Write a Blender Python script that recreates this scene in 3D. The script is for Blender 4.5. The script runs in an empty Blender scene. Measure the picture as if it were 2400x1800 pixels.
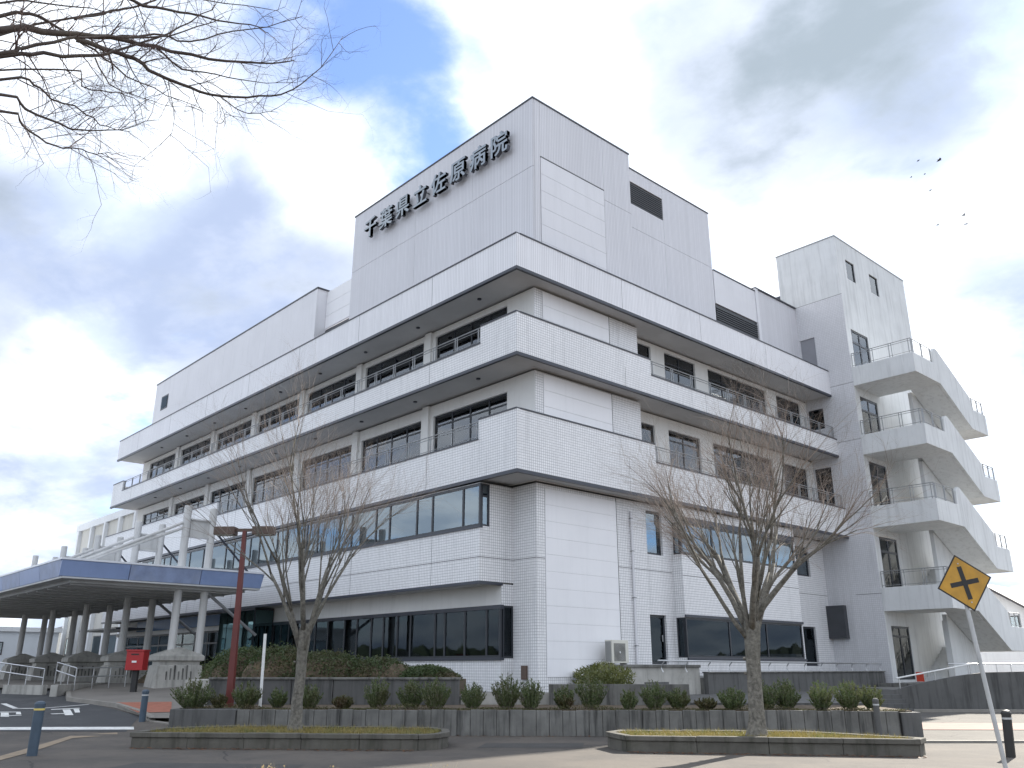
import bpy, math, random
from mathutils import Vector, Matrix
R = math.radians
random.seed(7)
scene = bpy.context.scene
C = scene.collection

# ------------------------------------------------------------------ camera, sky, sun, exposure
cam_d = bpy.data.cameras.new('camera'); cam = bpy.data.objects.new('camera', cam_d); C.objects.link(cam)
cam.location = (0, 0, 1.6)
yaw, pitch = R(-47.548), R(18.459)
fw = Vector((math.cos(pitch) * math.sin(yaw), math.cos(pitch) * math.cos(yaw), math.sin(pitch)))
cam.rotation_euler = fw.to_track_quat('-Z', 'Y').to_euler()
cam_d.sensor_width = 36.0; cam_d.lens = 1994.66 / 2400 * 36.0
cam_d.clip_start = 0.1; cam_d.clip_end = 3000
scene.camera = cam

SUN_AZ, SUN_EL = R(100), R(33)
sun_dir = Vector((math.cos(SUN_AZ) * math.cos(SUN_EL), math.sin(SUN_AZ) * math.cos(SUN_EL), math.sin(SUN_EL)))
sl = bpy.data.lights.new('sun', 'SUN'); sl.energy = 3.5; sl.angle = R(0.6); sl.color = (1.0, 0.93, 0.82)
so = bpy.data.objects.new('sun', sl); C.objects.link(so)
so.rotation_euler = sun_dir.to_track_quat('Z', 'Y').to_euler(); so.location = (0, 60, 60)

scene.view_settings.view_transform = 'Standard'; scene.view_settings.look = 'None'
scene.view_settings.exposure = 1.62; scene.view_settings.gamma = 1.0
scene.cycles.max_bounces = 6; scene.cycles.diffuse_bounces = 3; scene.cycles.glossy_bounces = 3
scene.cycles.transparent_max_bounces = 12
scene.cycles.use_denoising = True

world = bpy.data.worlds.new('World'); scene.world = world; world.use_nodes = True
nt = world.node_tree; nt.nodes.clear()
def N(t, **kw):
    n = nt.nodes.new(t)
    for k, v in kw.items(): setattr(n, k, v)
    return n
def L(a, b): nt.links.new(a, b)
def mth(op, a, b=None, clamp=False):
    n = N('ShaderNodeMath', operation=op); n.use_clamp = clamp
    for i, v in enumerate((a, b)):
        if v is None: continue
        if isinstance(v, (int, float)): n.inputs[i].default_value = v
        else: L(v, n.inputs[i])
    return n.outputs[0]
def vmth(op, a, b=None):
    n = N('ShaderNodeVectorMath', operation=op)
    for i, v in enumerate((a, b)):
        if v is None: continue
        if isinstance(v, (tuple, Vector)): n.inputs[i].default_value = tuple(v)
        else: L(v, n.inputs[i])
    return n.outputs['Value'] if op == 'DOT_PRODUCT' else n.outputs['Vector']
def mapr(v, a, b, c=0.0, d=1.0, smooth=True):
    n = N('ShaderNodeMapRange'); n.interpolation_type = 'SMOOTHSTEP' if smooth else 'LINEAR'
    L(v, n.inputs[0])
    for i, x in enumerate((a, b, c, d)): n.inputs[i + 1].default_value = x
    return n.outputs[0]
def mixc(f, a, b):
    n = N('ShaderNodeMix', data_type='RGBA')
    if isinstance(f, (int, float)): n.inputs[0].default_value = f
    else: L(f, n.inputs[0])
    for i, v in ((6, a), (7, b)):
        if isinstance(v, tuple): n.inputs[i].default_value = (*v, 1)
        else: L(v, n.inputs[i])
    return n.outputs[2]
def noise(vec, scale, detail, rough, dist=0.0):
    n = N('ShaderNodeTexNoise'); n.inputs['Scale'].default_value = scale; n.inputs['Detail'].default_value = detail
    n.inputs['Roughness'].default_value = rough; n.inputs['Distortion'].default_value = dist
    L(vec, n.inputs['Vector']); return n.outputs[0]
sky = N('ShaderNodeTexSky', sky_type='NISHITA'); sky.sun_disc = False
sky.sun_elevation = SUN_EL; sky.sun_rotation = R(-10); sky.air_density = 1.0; sky.dust_density = 0.2; sky.ozone_density = 3.0
tc = N('ShaderNodeTexCoord'); dirv = vmth('NORMALIZE', tc.outputs['Generated'])
sep = N('ShaderNodeSeparateXYZ'); L(dirv, sep.inputs[0])
zc = mth('ADD', mth('MAXIMUM', sep.outputs[2], 0.0), 0.22)
pl = N('ShaderNodeCombineXYZ'); L(mth('DIVIDE', sep.outputs[0], zc), pl.inputs[0]); L(mth('DIVIDE', sep.outputs[1], zc), pl.inputs[1])
pv = vmth('ADD', pl.outputs[0], (3.1, 1.7, 0.4))
rotm = N('ShaderNodeMapping'); rotm.inputs['Rotation'].default_value = (0, 0, R(-35)); rotm.inputs['Scale'].default_value = (1.0, 1.3, 1.0); L(pv, rotm.inputs[0])
sv = rotm.outputs[0]                                  # drawn out along the wind
n1 = noise(vmth('ADD', pv, (0.0, 0.0, 0.35)), 1.9, 12, 0.57, 0.2)                   # broken edges of the cloud
n2 = noise(vmth('ADD', sv, (7.3, 2.2, 3.0)), 1.3, 9, 0.54, 0.15)    # where the cloud is thick
n3 = noise(vmth('ADD', sv, (1.3, 9.2, 5.0)), 3.4, 10, 0.56, 0.15)    # billows
def lobe(d, a0, a1):
    """1 at direction d, fading to 0 between the angles a1 and a0 (degrees)"""
    return mapr(vmth('DOT_PRODUCT', dirv, Vector(d).normalized()), math.cos(R(a0)), math.cos(R(a1)))
def mx_(*a):
    r = a[0]
    for q in a[1:]: r = mth('MAXIMUM', r, q)
    return r
clear = mx_(lobe((-0.682, 0.363, 0.635), 10, 0), lobe((-0.691, 0.457, 0.56), 7, 0), mth('MULTIPLY', lobe((-0.53, 0.55, 0.645), 10, 0), 0.36), mth('MULTIPLY', lobe((-0.79, 0.28, 0.55), 7, 0), 0.45))
grey = mx_(mth('MULTIPLY', lobe((-0.86, 0.31, 0.41), 20, 3), 1.15), mth('MULTIPLY', lobe((-0.951, 0.226, 0.21), 8, 1), 0.6), mth('MULTIPLY', lobe((-0.262, 0.757, 0.599), 9, 0), 2.2), mth('MULTIPLY', lobe((-0.335, 0.735, 0.59), 8, 0), 1.9), mth('MULTIPLY', lobe((-0.399, 0.708, 0.583), 11, 0), 1.3), mth('MULTIPLY', lobe((-0.22, 0.92, 0.32), 7, 0), 0.9))
# cover: mostly cloud, broken by the noise, open where the clearing drifts
cv = mth('ADD', mth('SUBTRACT', mth('MULTIPLY', mth('SUBTRACT', n1, 0.5), 3.4), mth('MULTIPLY', clear, 0.74)), mth('MULTIPLY', lobe((-0.735, 0.425, 0.529), 7, 0), 0.35))
cover = mapr(cv, -0.62, -0.10)
sund = vmth('DOT_PRODUCT', dirv, sun_dir)
fwd = mapr(sund, 0.72, 1.0)                          # forward scatter round the sun
bright = mx_(lobe((-0.735, 0.425, 0.529), 8, 0), mth('MULTIPLY', lobe((-0.83, 0.20, 0.52), 9, 0), 0.9), mth('MULTIPLY', lobe((-0.93, 0.25, 0.27), 7, 0), 0.8), mth('MULTIPLY', lobe((-0.55, 0.62, 0.56), 8, 0), 0.5))   # sunlit cumulus heads
tk = mth('ADD', mth('SUBTRACT', mth('MULTIPLY', grey, 0.56), mth('MULTIPLY', bright, 0.5)), mth('MULTIPLY', mth('SUBTRACT', n2, 0.5), 2.0))
thick = mapr(tk, -0.02, 0.52)
bill = mapr(n3, 0.34, 0.62)
lit = mixc(bill, (5.0, 5.7, 6.8), (7.9, 8.3, 8.9))
shd = mixc(bill, (3.1, 3.7, 5.1), (4.9, 5.4, 6.6))
cl = mixc(thick, lit, shd)
cl = mixc(mapr(mth('ADD', mth('MULTIPLY', tk, 0.8), mth('ADD', mth('MULTIPLY', mth('SUBTRACT', n3, 0.5), 2.2), mth('MULTIPLY', mth('SUBTRACT', n1, 0.5), 2.2))), 0.38, 1.35), cl, (2.2, 2.65, 3.15))     # dark base of the thickest cloud
glow = mixc(fwd, (1.0, 1.0, 1.0), (1.22, 1.2, 1.17))
clg = N('ShaderNodeMix', data_type='RGBA', blend_type='MULTIPLY'); clg.inputs[0].default_value = 1.0
L(cl, clg.inputs[6]); L(glow, clg.inputs[7])
blu = N('ShaderNodeMix', data_type='RGBA', blend_type='MULTIPLY'); blu.inputs[0].default_value = 1.0; L(sky.outputs[0], blu.inputs[6]); blu.inputs[7].default_value = (1.2, 1.28, 1.5, 1)
veil = mixc(0.09, blu.outputs[2], (5.2, 5.6, 6.4))     # thin high veil in the gaps
fin = mixc(cover, veil, clg.outputs[2])
bg = N('ShaderNodeBackground'); bg.inputs[1].default_value = 0.06; L(fin, bg.inputs[0])
wo = N('ShaderNodeOutputWorld'); L(bg.outputs[0], wo.inputs[0])

# ------------------------------------------------------------------ materials
def new_mat(name):
    global nt
    m = bpy.data.materials.new(name); m.use_nodes = True
    nt = m.node_tree; nt.nodes.clear()
    out = N('ShaderNodeOutputMaterial'); b = N('ShaderNodeBsdfPrincipled'); L(b.outputs[0], out.inputs[0])
    return m, b, out
def scale_col(fac_socket, col, lo, hi):
    """colour * value"""
    return mixc(fac_socket, tuple(c * lo for c in col), tuple(min(c * hi, 1) for c in col))
def pos(): return N('ShaderNodeNewGeometry').outputs['Position']
def stretch(v, s):
    n = N('ShaderNodeMapping'); n.inputs['Scale'].default_value = s; L(v, n.inputs[0]); return n.outputs[0]
def mat(name, col, rough=0.6, var=0.12, scale=1.5, bump=0.0, bscale=60, metal=0.0, streak=0.0, spec=0.5, dirt=None, bdist=0.01, stain_top=None):
    m, b, out = new_mat(name)
    p = pos()
    n = noise(p, scale, 6, 0.6)
    c = scale_col(mapr(n, 0.25, 0.75, smooth=False), col, 1 - var, 1 + var)
    if streak:
        s = noise(stretch(p, (3.0, 3.0, 0.22)), 1.6, 6, 0.65)
        f = mth('MULTIPLY', mapr(s, 0.46, 0.72), streak)
        c = mixc(f, c, tuple(x * 0.42 for x in (dirt or col)))
    if dirt is not None:
        s = noise(p, 0.7, 8, 0.7)
        c = mixc(mth('MULTIPLY', mapr(s, 0.5, 0.7), 0.55), c, dirt)
    L(c, b.inputs['Base Color'])
    b.inputs['Roughness'].default_value = rough; b.inputs['Metallic'].default_value = metal
    b.inputs['Specular IOR Level'].default_value = spec
    if bump:
        bn = N('ShaderNodeBump'); bn.inputs['Strength'].default_value = bump; bn.inputs['Distance'].default_value = bdist
        L(noise(p, bscale, 4, 0.6), bn.inputs['Height']); L(bn.outputs[0], b.inputs['Normal'])
    return m
def grid_mat(name, col, joint, pu, pz, wj, rough=0.35, ribs=False, streak=0.32):
    """glazed wall tiles laid on the wall planes; ribs=True keeps only the vertical joints"""
    m, b, out = new_mat(name)
    g = N('ShaderNodeNewGeometry'); sp = N('ShaderNodeSeparateXYZ'); L(g.outputs['Position'], sp.inputs[0])
    sn = N('ShaderNodeSeparateXYZ'); L(g.outputs['Normal'], sn.inputs[0])
    def line(s, p):
        f = mth('FRACT', mth('DIVIDE', s, p))
        d = mth('ABSOLUTE', mth('SUBTRACT', f, 0.5))
        return mapr(d, 0.5 - wj / p, 0.5 - wj / p * 0.4)
    lx = mth('MULTIPLY', line(sp.outputs[0], pu), mth('SUBTRACT', 1, mth('ABSOLUTE', sn.outputs[0])))
    ly = mth('MULTIPLY', line(sp.outputs[1], pu), mth('SUBTRACT', 1, mth('ABSOLUTE', sn.outputs[1])))
    j = mth('MAXIMUM', lx, ly)
    if not ribs:
        j = mth('MAXIMUM', j, mth('MULTIPLY', line(sp.outputs[2], pz), mth('SUBTRACT', 1, mth('ABSOLUTE', sn.outputs[2]))))
    p = g.outputs['Position']
    # each tile a slightly different glaze
    fl = N('ShaderNodeVectorMath', operation='FLOOR'); L(vmth('DIVIDE', p, (pu, pu, pz if not ribs else 50)), fl.inputs[0])
    wn = N('ShaderNodeTexWhiteNoise'); L(fl.outputs[0], wn.inputs[0])
    c = scale_col(wn.outputs[0], col, 0.955, 1.03)
    big = noise(p, 0.25, 5, 0.6)
    c2 = N('ShaderNodeMix', data_type='RGBA', blend_type='MULTIPLY'); c2.inputs[0].default_value = 1
    L(c, c2.inputs[6]); L(scale_col(mapr(big, 0.3, 0.7), (1, 1, 1), 0.93, 1.0), c2.inputs[7])
    s = noise(stretch(p, (2.4, 2.4, 0.12)), 1.5, 6, 0.65)
    c = mixc(mth('MULTIPLY', mapr(s, 0.5, 0.75), streak), c2.outputs[2], (0.34, 0.35, 0.35))
    c = mixc(j, c, joint)
    L(c, b.inputs['Base Color']); b.inputs['Roughness'].default_value = rough
    bn = N('ShaderNodeBump'); bn.invert = True; bn.inputs['Strength'].default_value = 0.5; bn.inputs['Distance'].default_value = 0.004
    L(j, bn.inputs['Height']); L(bn.outputs[0], b.inputs['Normal'])
    return m
def glass_mat(name, tint, refl, gloss_col=(0.9, 0.95, 1.0), rough=0.02):
    m, b, out = new_mat(name); nt.nodes.remove(b)
    fr = N('ShaderNodeFresnel'); fr.inputs[0].default_value = 1.5
    f = mth('ADD', mth('MULTIPLY', fr.outputs[0], 1 - refl), refl, True)
    tr = N('ShaderNodeBsdfTransparent'); tr.inputs[0].default_value = (*tint, 1)
    gl = N('ShaderNodeBsdfGlossy'); gl.inputs[0].default_value = (*gloss_col, 1); gl.inputs['Roughness'].default_value = rough
    bn = N('ShaderNodeBump'); bn.inputs['Strength'].default_value = 0.06; bn.inputs['Distance'].default_value = 0.02
    L(noise(pos(), 0.9, 2, 0.5), bn.inputs['Height']); L(bn.outputs[0], gl.inputs['Normal'])
    mx = N('ShaderNodeMixShader'); L(f, mx.inputs[0]); L(tr.outputs[0], mx.inputs[1]); L(gl.outputs[0], mx.inputs[2])
    L(mx.outputs[0], out.inputs[0]); return m
def emit_mat(name, col, s):
    m, b, out = new_mat(name)
    b.inputs['Base Color'].default_value = (*col, 1); b.inputs['Emission Color'].default_value = (*col, 1)
    b.inputs['Emission Strength'].default_value = s; return m
def leaf_mat(name, a, b2, c3):
    m, b, out = new_mat(name)
    p = pos(); w = N('ShaderNodeTexWhiteNoise')
    fl = N('ShaderNodeVectorMath', operation='FLOOR'); L(vmth('MULTIPLY', p, (22, 22, 22)), fl.inputs[0]); L(fl.outputs[0], w.inputs[0])
    c = mixc(w.outputs[0], a, b2); c = mixc(mapr(noise(p, 1.7, 4, 0.6), 0.45, 0.7), c, c3)
    L(c, b.inputs['Base Color']); b.inputs['Roughness'].default_value = 0.55
    tl = N('ShaderNodeBsdfTranslucent'); L(c, tl.inputs[0]); mx = N('ShaderNodeMixShader'); mx.inputs[0].default_value = 0.25
    L(b.outputs[0], mx.inputs[1]); L(tl.outputs[0], mx.inputs[2]); L(mx.outputs[0], out.inputs[0]); return m

def ground_mat(name, a, d):
    m, b, out = new_mat(name); p = pos()
    c = mixc(mapr(noise(p, 0.35, 8, 0.65), 0.38, 0.62), a, d)
    c = mixc(mth('MULTIPLY', mapr(noise(p, 2.6, 6, 0.7), 0.52, 0.72), 0.5), c, tuple(x * 0.6 for x in d))
    sp = noise(p, 130, 2, 0.5); c = mixc(mth('MULTIPLY', mapr(sp, 0.52, 0.68), 0.55), c, tuple(min(x * 2.2, 1) for x in a))
    wv = N('ShaderNodeMix', data_type='VECTOR'); wv.inputs[0].default_value = 0.12; L(p, wv.inputs[4])
    nz = N('ShaderNodeTexNoise'); nz.inputs['Scale'].default_value = 1.3; nz.inputs['Detail'].default_value = 6; L(p, nz.inputs['Vector']); L(vmth('ADD', p, vmth('MULTIPLY', nz.outputs['Color'], (4, 4, 0))), wv.inputs[5])
    vo = N('ShaderNodeTexVoronoi', feature='DISTANCE_TO_EDGE'); vo.inputs['Scale'].default_value = 0.22; L(wv.outputs[1], vo.inputs['Vector'])
    cr = mth('MULTIPLY', mapr(vo.outputs['Distance'], 0.006, 0.001), mapr(noise(p, 0.5, 3, 0.5), 0.42, 0.55))
    c = mixc(mth('MULTIPLY', cr, 0.75), c, (0.02, 0.019, 0.018))
    L(c, b.inputs['Base Color']); b.inputs['Roughness'].default_value = 0.88
    bn = N('ShaderNodeBump'); bn.inputs['Strength'].default_value = 0.5; bn.inputs['Distance'].default_value = 0.01; L(sp, bn.inputs['Height']); L(bn.outputs[0], b.inputs['Normal'])
    return m
MT = dict(
    tile=grid_mat('white_tile', (0.84, 0.842, 0.85), (0.38, 0.38, 0.40), 0.1, 0.1, 0.010),
    rib=grid_mat('fluted_tile', (0.70, 0.70, 0.735), (0.42, 0.42, 0.45), 0.1, 0.1, 0.012, rough=0.5, ribs=True, streak=0.1),
    ribw=grid_mat('fluted_parapet_tile', (0.82, 0.82, 0.85), (0.46, 0.46, 0.48), 0.1, 0.1, 0.010, rough=0.45, ribs=True, streak=0.1),
    panel=mat('white_panel', (0.84, 0.84, 0.86), 0.45, 0.03, 0.6, streak=0.05),
    panel_grey=mat('pale_grey_panel', (0.72, 0.72, 0.75), 0.5, 0.04, 0.6, streak=0.08),
    render=mat('cream_render', (0.77, 0.77, 0.755), 0.7, 0.05, 0.8, bump=0.1, streak=0.12),
    tile_soft=grid_mat('grey_tile', (0.66, 0.665, 0.69), (0.48, 0.48, 0.50), 0.1, 0.1, 0.010),
    stair=mat('painted_concrete', (0.66, 0.675, 0.68), 0.7, 0.08, 0.8, bump=0.15, bscale=40, streak=0.32),
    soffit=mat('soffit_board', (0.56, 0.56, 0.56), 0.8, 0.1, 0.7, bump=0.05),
    trim=mat('dark_metal_trim', (0.035, 0.04, 0.055), 0.35, 0.15, 2.0),
    seal=mat('sealant', (0.16, 0.16, 0.17), 0.7, 0.1, 2.0),
    frame=mat('window_frame', (0.022, 0.026, 0.034), 0.35, 0.1, 3.0),
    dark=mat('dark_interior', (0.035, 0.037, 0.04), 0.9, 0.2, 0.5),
    louver=mat('louver_metal', (0.05, 0.054, 0.062), 0.45, 0.15, 2.0),
    glass_sky=glass_mat('reflective_glass', (0.5, 0.58, 0.62), 0.30, (0.60, 0.70, 0.76)),
    glass=glass_mat('window_glass', (0.95, 0.97, 0.97), 0.10),
    glass_dark=glass_mat('smoked_glass', (0.6, 0.64, 0.66), 0.02, (0.40, 0.48, 0.54)),
    curtain=mat('curtain_cloth', (0.88, 0.91, 0.88), 0.9, 0.08, 3.0),
    curtain_pink=mat('curtain_brown', (0.42, 0.28, 0.24), 0.9, 0.1, 3.0),
    steel=mat('stainless_rail', (0.55, 0.56, 0.57), 0.3, 0.1, 2.0, metal=0.9),
    greyrail=mat('grey_rail', (0.30, 0.31, 0.32), 0.4, 0.1, 2.0, metal=0.4),
    letter=mat('letter_metal', (0.30, 0.33, 0.35), 0.3, 0.1, 2.0, metal=0.7),
    letter_side=mat('letter_dark_edge', (0.07, 0.075, 0.09), 0.4, 0.1, 2.0),
    conc=mat('weathered_concrete', (0.165, 0.163, 0.152), 0.85, 0.4, 1.6, bump=0.35, bscale=35, streak=1.0, dirt=(0.09, 0.09, 0.086)),
    conc_dark=mat('dark_concrete', (0.11, 0.11, 0.108), 0.85, 0.22, 1.4, bump=0.35, bscale=35, streak=0.7, dirt=(0.06, 0.062, 0.06)),
    conc_pale=mat('pale_concrete', (0.42, 0.41, 0.38), 0.8, 0.15, 1.6, bump=0.25, bscale=35, streak=0.45, dirt=(0.2, 0.2, 0.18)),
    moss_conc=mat('mossy_kerb', (0.115, 0.108, 0.092), 0.9, 0.4, 2.5, bump=0.5, bscale=30, streak=0.7, dirt=(0.085, 0.085, 0.06)),
    canopy_post=mat('canopy_post_paint', (0.56, 0.56, 0.55), 0.55, 0.08, 2.0, streak=0.3),
    canopy_blue=mat('canopy_blue', (0.25, 0.33, 0.54), 0.35, 0.1, 0.8, dirt=(0.16, 0.24, 0.44), streak=0.1),
    canopy_faded=mat('canopy_faded_blue', (0.26, 0.32, 0.48), 0.4, 0.22, 2.2, dirt=(0.34, 0.38, 0.48)),
    canopy_white=mat('canopy_flashing', (0.72, 0.74, 0.78), 0.35, 0.06, 2.0),
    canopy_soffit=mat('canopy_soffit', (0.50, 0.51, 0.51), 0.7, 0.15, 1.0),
    red=mat('red_lamp_post', (0.13, 0.026, 0.022), 0.45, 0.15, 3.0),
    brown=mat('brown_lamp_head', (0.10, 0.065, 0.05), 0.5, 0.15, 3.0),
    postbox=mat('postbox_red', (0.36, 0.014, 0.016), 0.35, 0.08, 3.0),
    whitepaint=mat('white_paint', (0.75, 0.76, 0.75), 0.5, 0.1, 5.0),
    lamp_glass=mat('lamp_lens', (0.6, 0.6, 0.55), 0.3, 0.05, 5.0),
    bluepost=mat('blue_bollard', (0.055, 0.085, 0.12), 0.5, 0.2, 4.0, streak=0.3),
    blackpost=mat('black_bollard', (0.028, 0.028, 0.027), 0.5, 0.2, 4.0, streak=0.3),
    yellow=mat('sign_yellow', (0.50, 0.265, 0.028), 0.45, 0.2, 5.0, dirt=(0.32, 0.20, 0.06), streak=0.25),
    yellowband=mat('reflective_band', (0.70, 0.55, 0.15), 0.3, 0.1, 8.0),
    black=mat('sign_black', (0.02, 0.02, 0.02), 0.55, 0.2, 4.0),
    galv=mat('galvanised_pole', (0.50, 0.51, 0.51), 0.45, 0.12, 5.0, metal=0.3, streak=0.3),
    bark=mat('pale_bark', (0.16, 0.15, 0.128), 0.9, 0.65, 14.0, bump=1.0, bscale=28, dirt=(0.10, 0.10, 0.075), bdist=0.02),
    twig=mat('twig_bark', (0.29, 0.24, 0.205), 0.9, 0.25, 6.0),
    limb=mat('dark_branch_bark', (0.085, 0.068, 0.06), 0.9, 0.35, 7.0, bump=0.6, bscale=40, dirt=(0.16, 0.14, 0.10)),
    limbtwig=mat('dark_twig_bark', (0.085, 0.055, 0.05), 0.9, 0.2, 6.0),
    soil=mat('soil', (0.10, 0.075, 0.05), 0.95, 0.4, 6.0, bump=0.6, bscale=25, bdist=0.03, dirt=(0.16, 0.12, 0.05)),
    shrub=leaf_mat('shrub_leaf', (0.06, 0.095, 0.032), (0.13, 0.165, 0.06), (0.10, 0.11, 0.04)),
    shrub_y=leaf_mat('yellow_shrub_leaf', (0.10, 0.12, 0.03), (0.20, 0.20, 0.06), (0.08, 0.10, 0.03)),
    azalea=leaf_mat('azalea_leaf', (0.04, 0.07, 0.024), (0.08, 0.11, 0.035), (0.085, 0.075, 0.035)),
    moss=leaf_mat('ground_moss', (0.06, 0.075, 0.025), (0.11, 0.10, 0.035), (0.09, 0.06, 0.03)),
    grass=leaf_mat('dry_grass', (0.20, 0.17, 0.05), (0.34, 0.27, 0.09), (0.15, 0.17, 0.05)),
    litter=leaf_mat('fallen_leaf', (0.16, 0.06, 0.03), (0.22, 0.12, 0.06), (0.10, 0.05, 0.03)),
    straw=leaf_mat('straw', (0.45, 0.33, 0.15), (0.6, 0.48, 0.28), (0.4, 0.3, 0.12)),
    paving=ground_mat('worn_asphalt_pavement', (0.10, 0.086, 0.072), (0.058, 0.052, 0.047)),
    asphalt=mat('dark_asphalt', (0.048, 0.050, 0.054), 0.85, 0.2, 0.7, bump=0.5, bscale=110, dirt=(0.085, 0.085, 0.085)),
    road=ground_mat('grey_road', (0.10, 0.093, 0.083), (0.068, 0.064, 0.058)),
    patch=mat('patched_asphalt', (0.06, 0.057, 0.054), 0.9, 0.25, 2.0, bump=0.5, bscale=120),
    iron=mat('cast_iron', (0.07, 0.065, 0.06), 0.55, 0.3, 8.0, metal=0.6),
    forecourt=mat('forecourt_paving', (0.20, 0.185, 0.165), 0.85, 0.18, 0.8, bump=0.3, bscale=60),
    brick=mat('orange_brick', (0.33, 0.12, 0.075), 0.85, 0.25, 5.0, bump=0.3, bscale=40),
    pinkpave=mat('pink_paving', (0.24, 0.145, 0.12), 0.85, 0.18, 2.0, bump=0.3, bscale=60),
    roadpaint=mat('road_paint', (0.70, 0.70, 0.68), 0.7, 0.25, 9.0, dirt=(0.35, 0.35, 0.34)),
    beige=mat('beige_edging', (0.27, 0.21, 0.145), 0.9, 0.2, 3.0, dirt=(0.16, 0.13, 0.1)),
    kerb=mat('kerb_stone', (0.25, 0.235, 0.21), 0.85, 0.2, 3.0, bump=0.3, bscale=50),
    far_white=mat('far_white_wall', (0.72, 0.74, 0.76), 0.7, 0.05, 0.5, streak=0.15),
    far_blue=mat('far_blue_panel', (0.62, 0.66, 0.70), 0.6, 0.08, 0.5),
    far_beige=mat('far_beige_wall', (0.55, 0.54, 0.50), 0.7, 0.08, 0.6, streak=0.2),
    roof=mat('dark_roof_tile', (0.05, 0.05, 0.058), 0.6, 0.2, 3.0),
    acwhite=mat('ac_casing', (0.66, 0.65, 0.58), 0.5, 0.05, 4.0),
    acgrille=mat('ac_grille', (0.22, 0.22, 0.20), 0.5, 0.1, 4.0),
    entblue=mat('entrance_blue_band', (0.03, 0.11, 0.26), 0.4, 0.1, 1.0),
    teal=glass_mat('teal_glass', (0.05, 0.15, 0.17), 0.12, (0.5, 0.8, 0.85)),
    lightpanel=emit_mat('lit_ceiling_panel', (1.0, 0.92, 0.75), 1.2),
    door_grey=mat('grey_steel_door', (0.26, 0.265, 0.29), 0.5, 0.08, 2.0),
    cone=mat('red_plastic', (0.55, 0.06, 0.03), 0.5, 0.1, 4.0),
    bird=mat('bird_plumage', (0.05, 0.05, 0.055), 0.8, 0.2, 8.0),
    ridge=mat('hillside_wood', (0.045, 0.06, 0.035), 0.95, 0.4, 0.08),
)

# ------------------------------------------------------------------ helpers
WL = {}
def thing(name, label, cat, loc, group=None):
    o = bpy.data.objects.new(name, None); C.objects.link(o); o.location = loc; o.empty_display_size = 0.2
    WL[o] = Vector(loc); tag(o, label, cat, group); return o
def tag(o, label=None, cat=None, group=None, kind=None):
    if label: o['label'] = label
    if cat: o['category'] = cat
    if group: o['group'] = group
    if kind: o['kind'] = kind
    return o
def link_mesh(name, verts, faces, m, parent=None, origin=None, smooth=False):
    if origin is None:
        xs = [v[0] for v in verts]; ys = [v[1] for v in verts]; zs = [v[2] for v in verts]
        origin = Vector(((min(xs) + max(xs)) / 2, (min(ys) + max(ys)) / 2, min(zs)))
    ox, oy, oz = origin
    me = bpy.data.meshes.new(name); me.from_pydata([(v[0] - ox, v[1] - oy, v[2] - oz) for v in verts], [], faces)
    ms = m if isinstance(m, (list, tuple)) else [m]
    for x in ms: me.materials.append(MT[x] if isinstance(x, str) else x)
    if smooth: me.polygons.foreach_set('use_smooth', [True] * len(me.polygons))
    me.update()
    o = bpy.data.objects.new(name, me); C.objects.link(o)
    WL[o] = Vector(origin)
    if parent is not None:
        o.parent = parent; o.location = Vector(origin) - WL[parent]
    else: o.location = origin
    return o
def copy_at(src, world_loc, parent, rotz=None):
    o = src.copy(); C.objects.link(o); WL[o] = Vector(world_loc); o.parent = parent
    o.location = Vector(world_loc) - (WL[parent] if parent else Vector((0, 0, 0)))
    if rotz is not None: o.rotation_euler[2] = rotz
    return o
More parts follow.
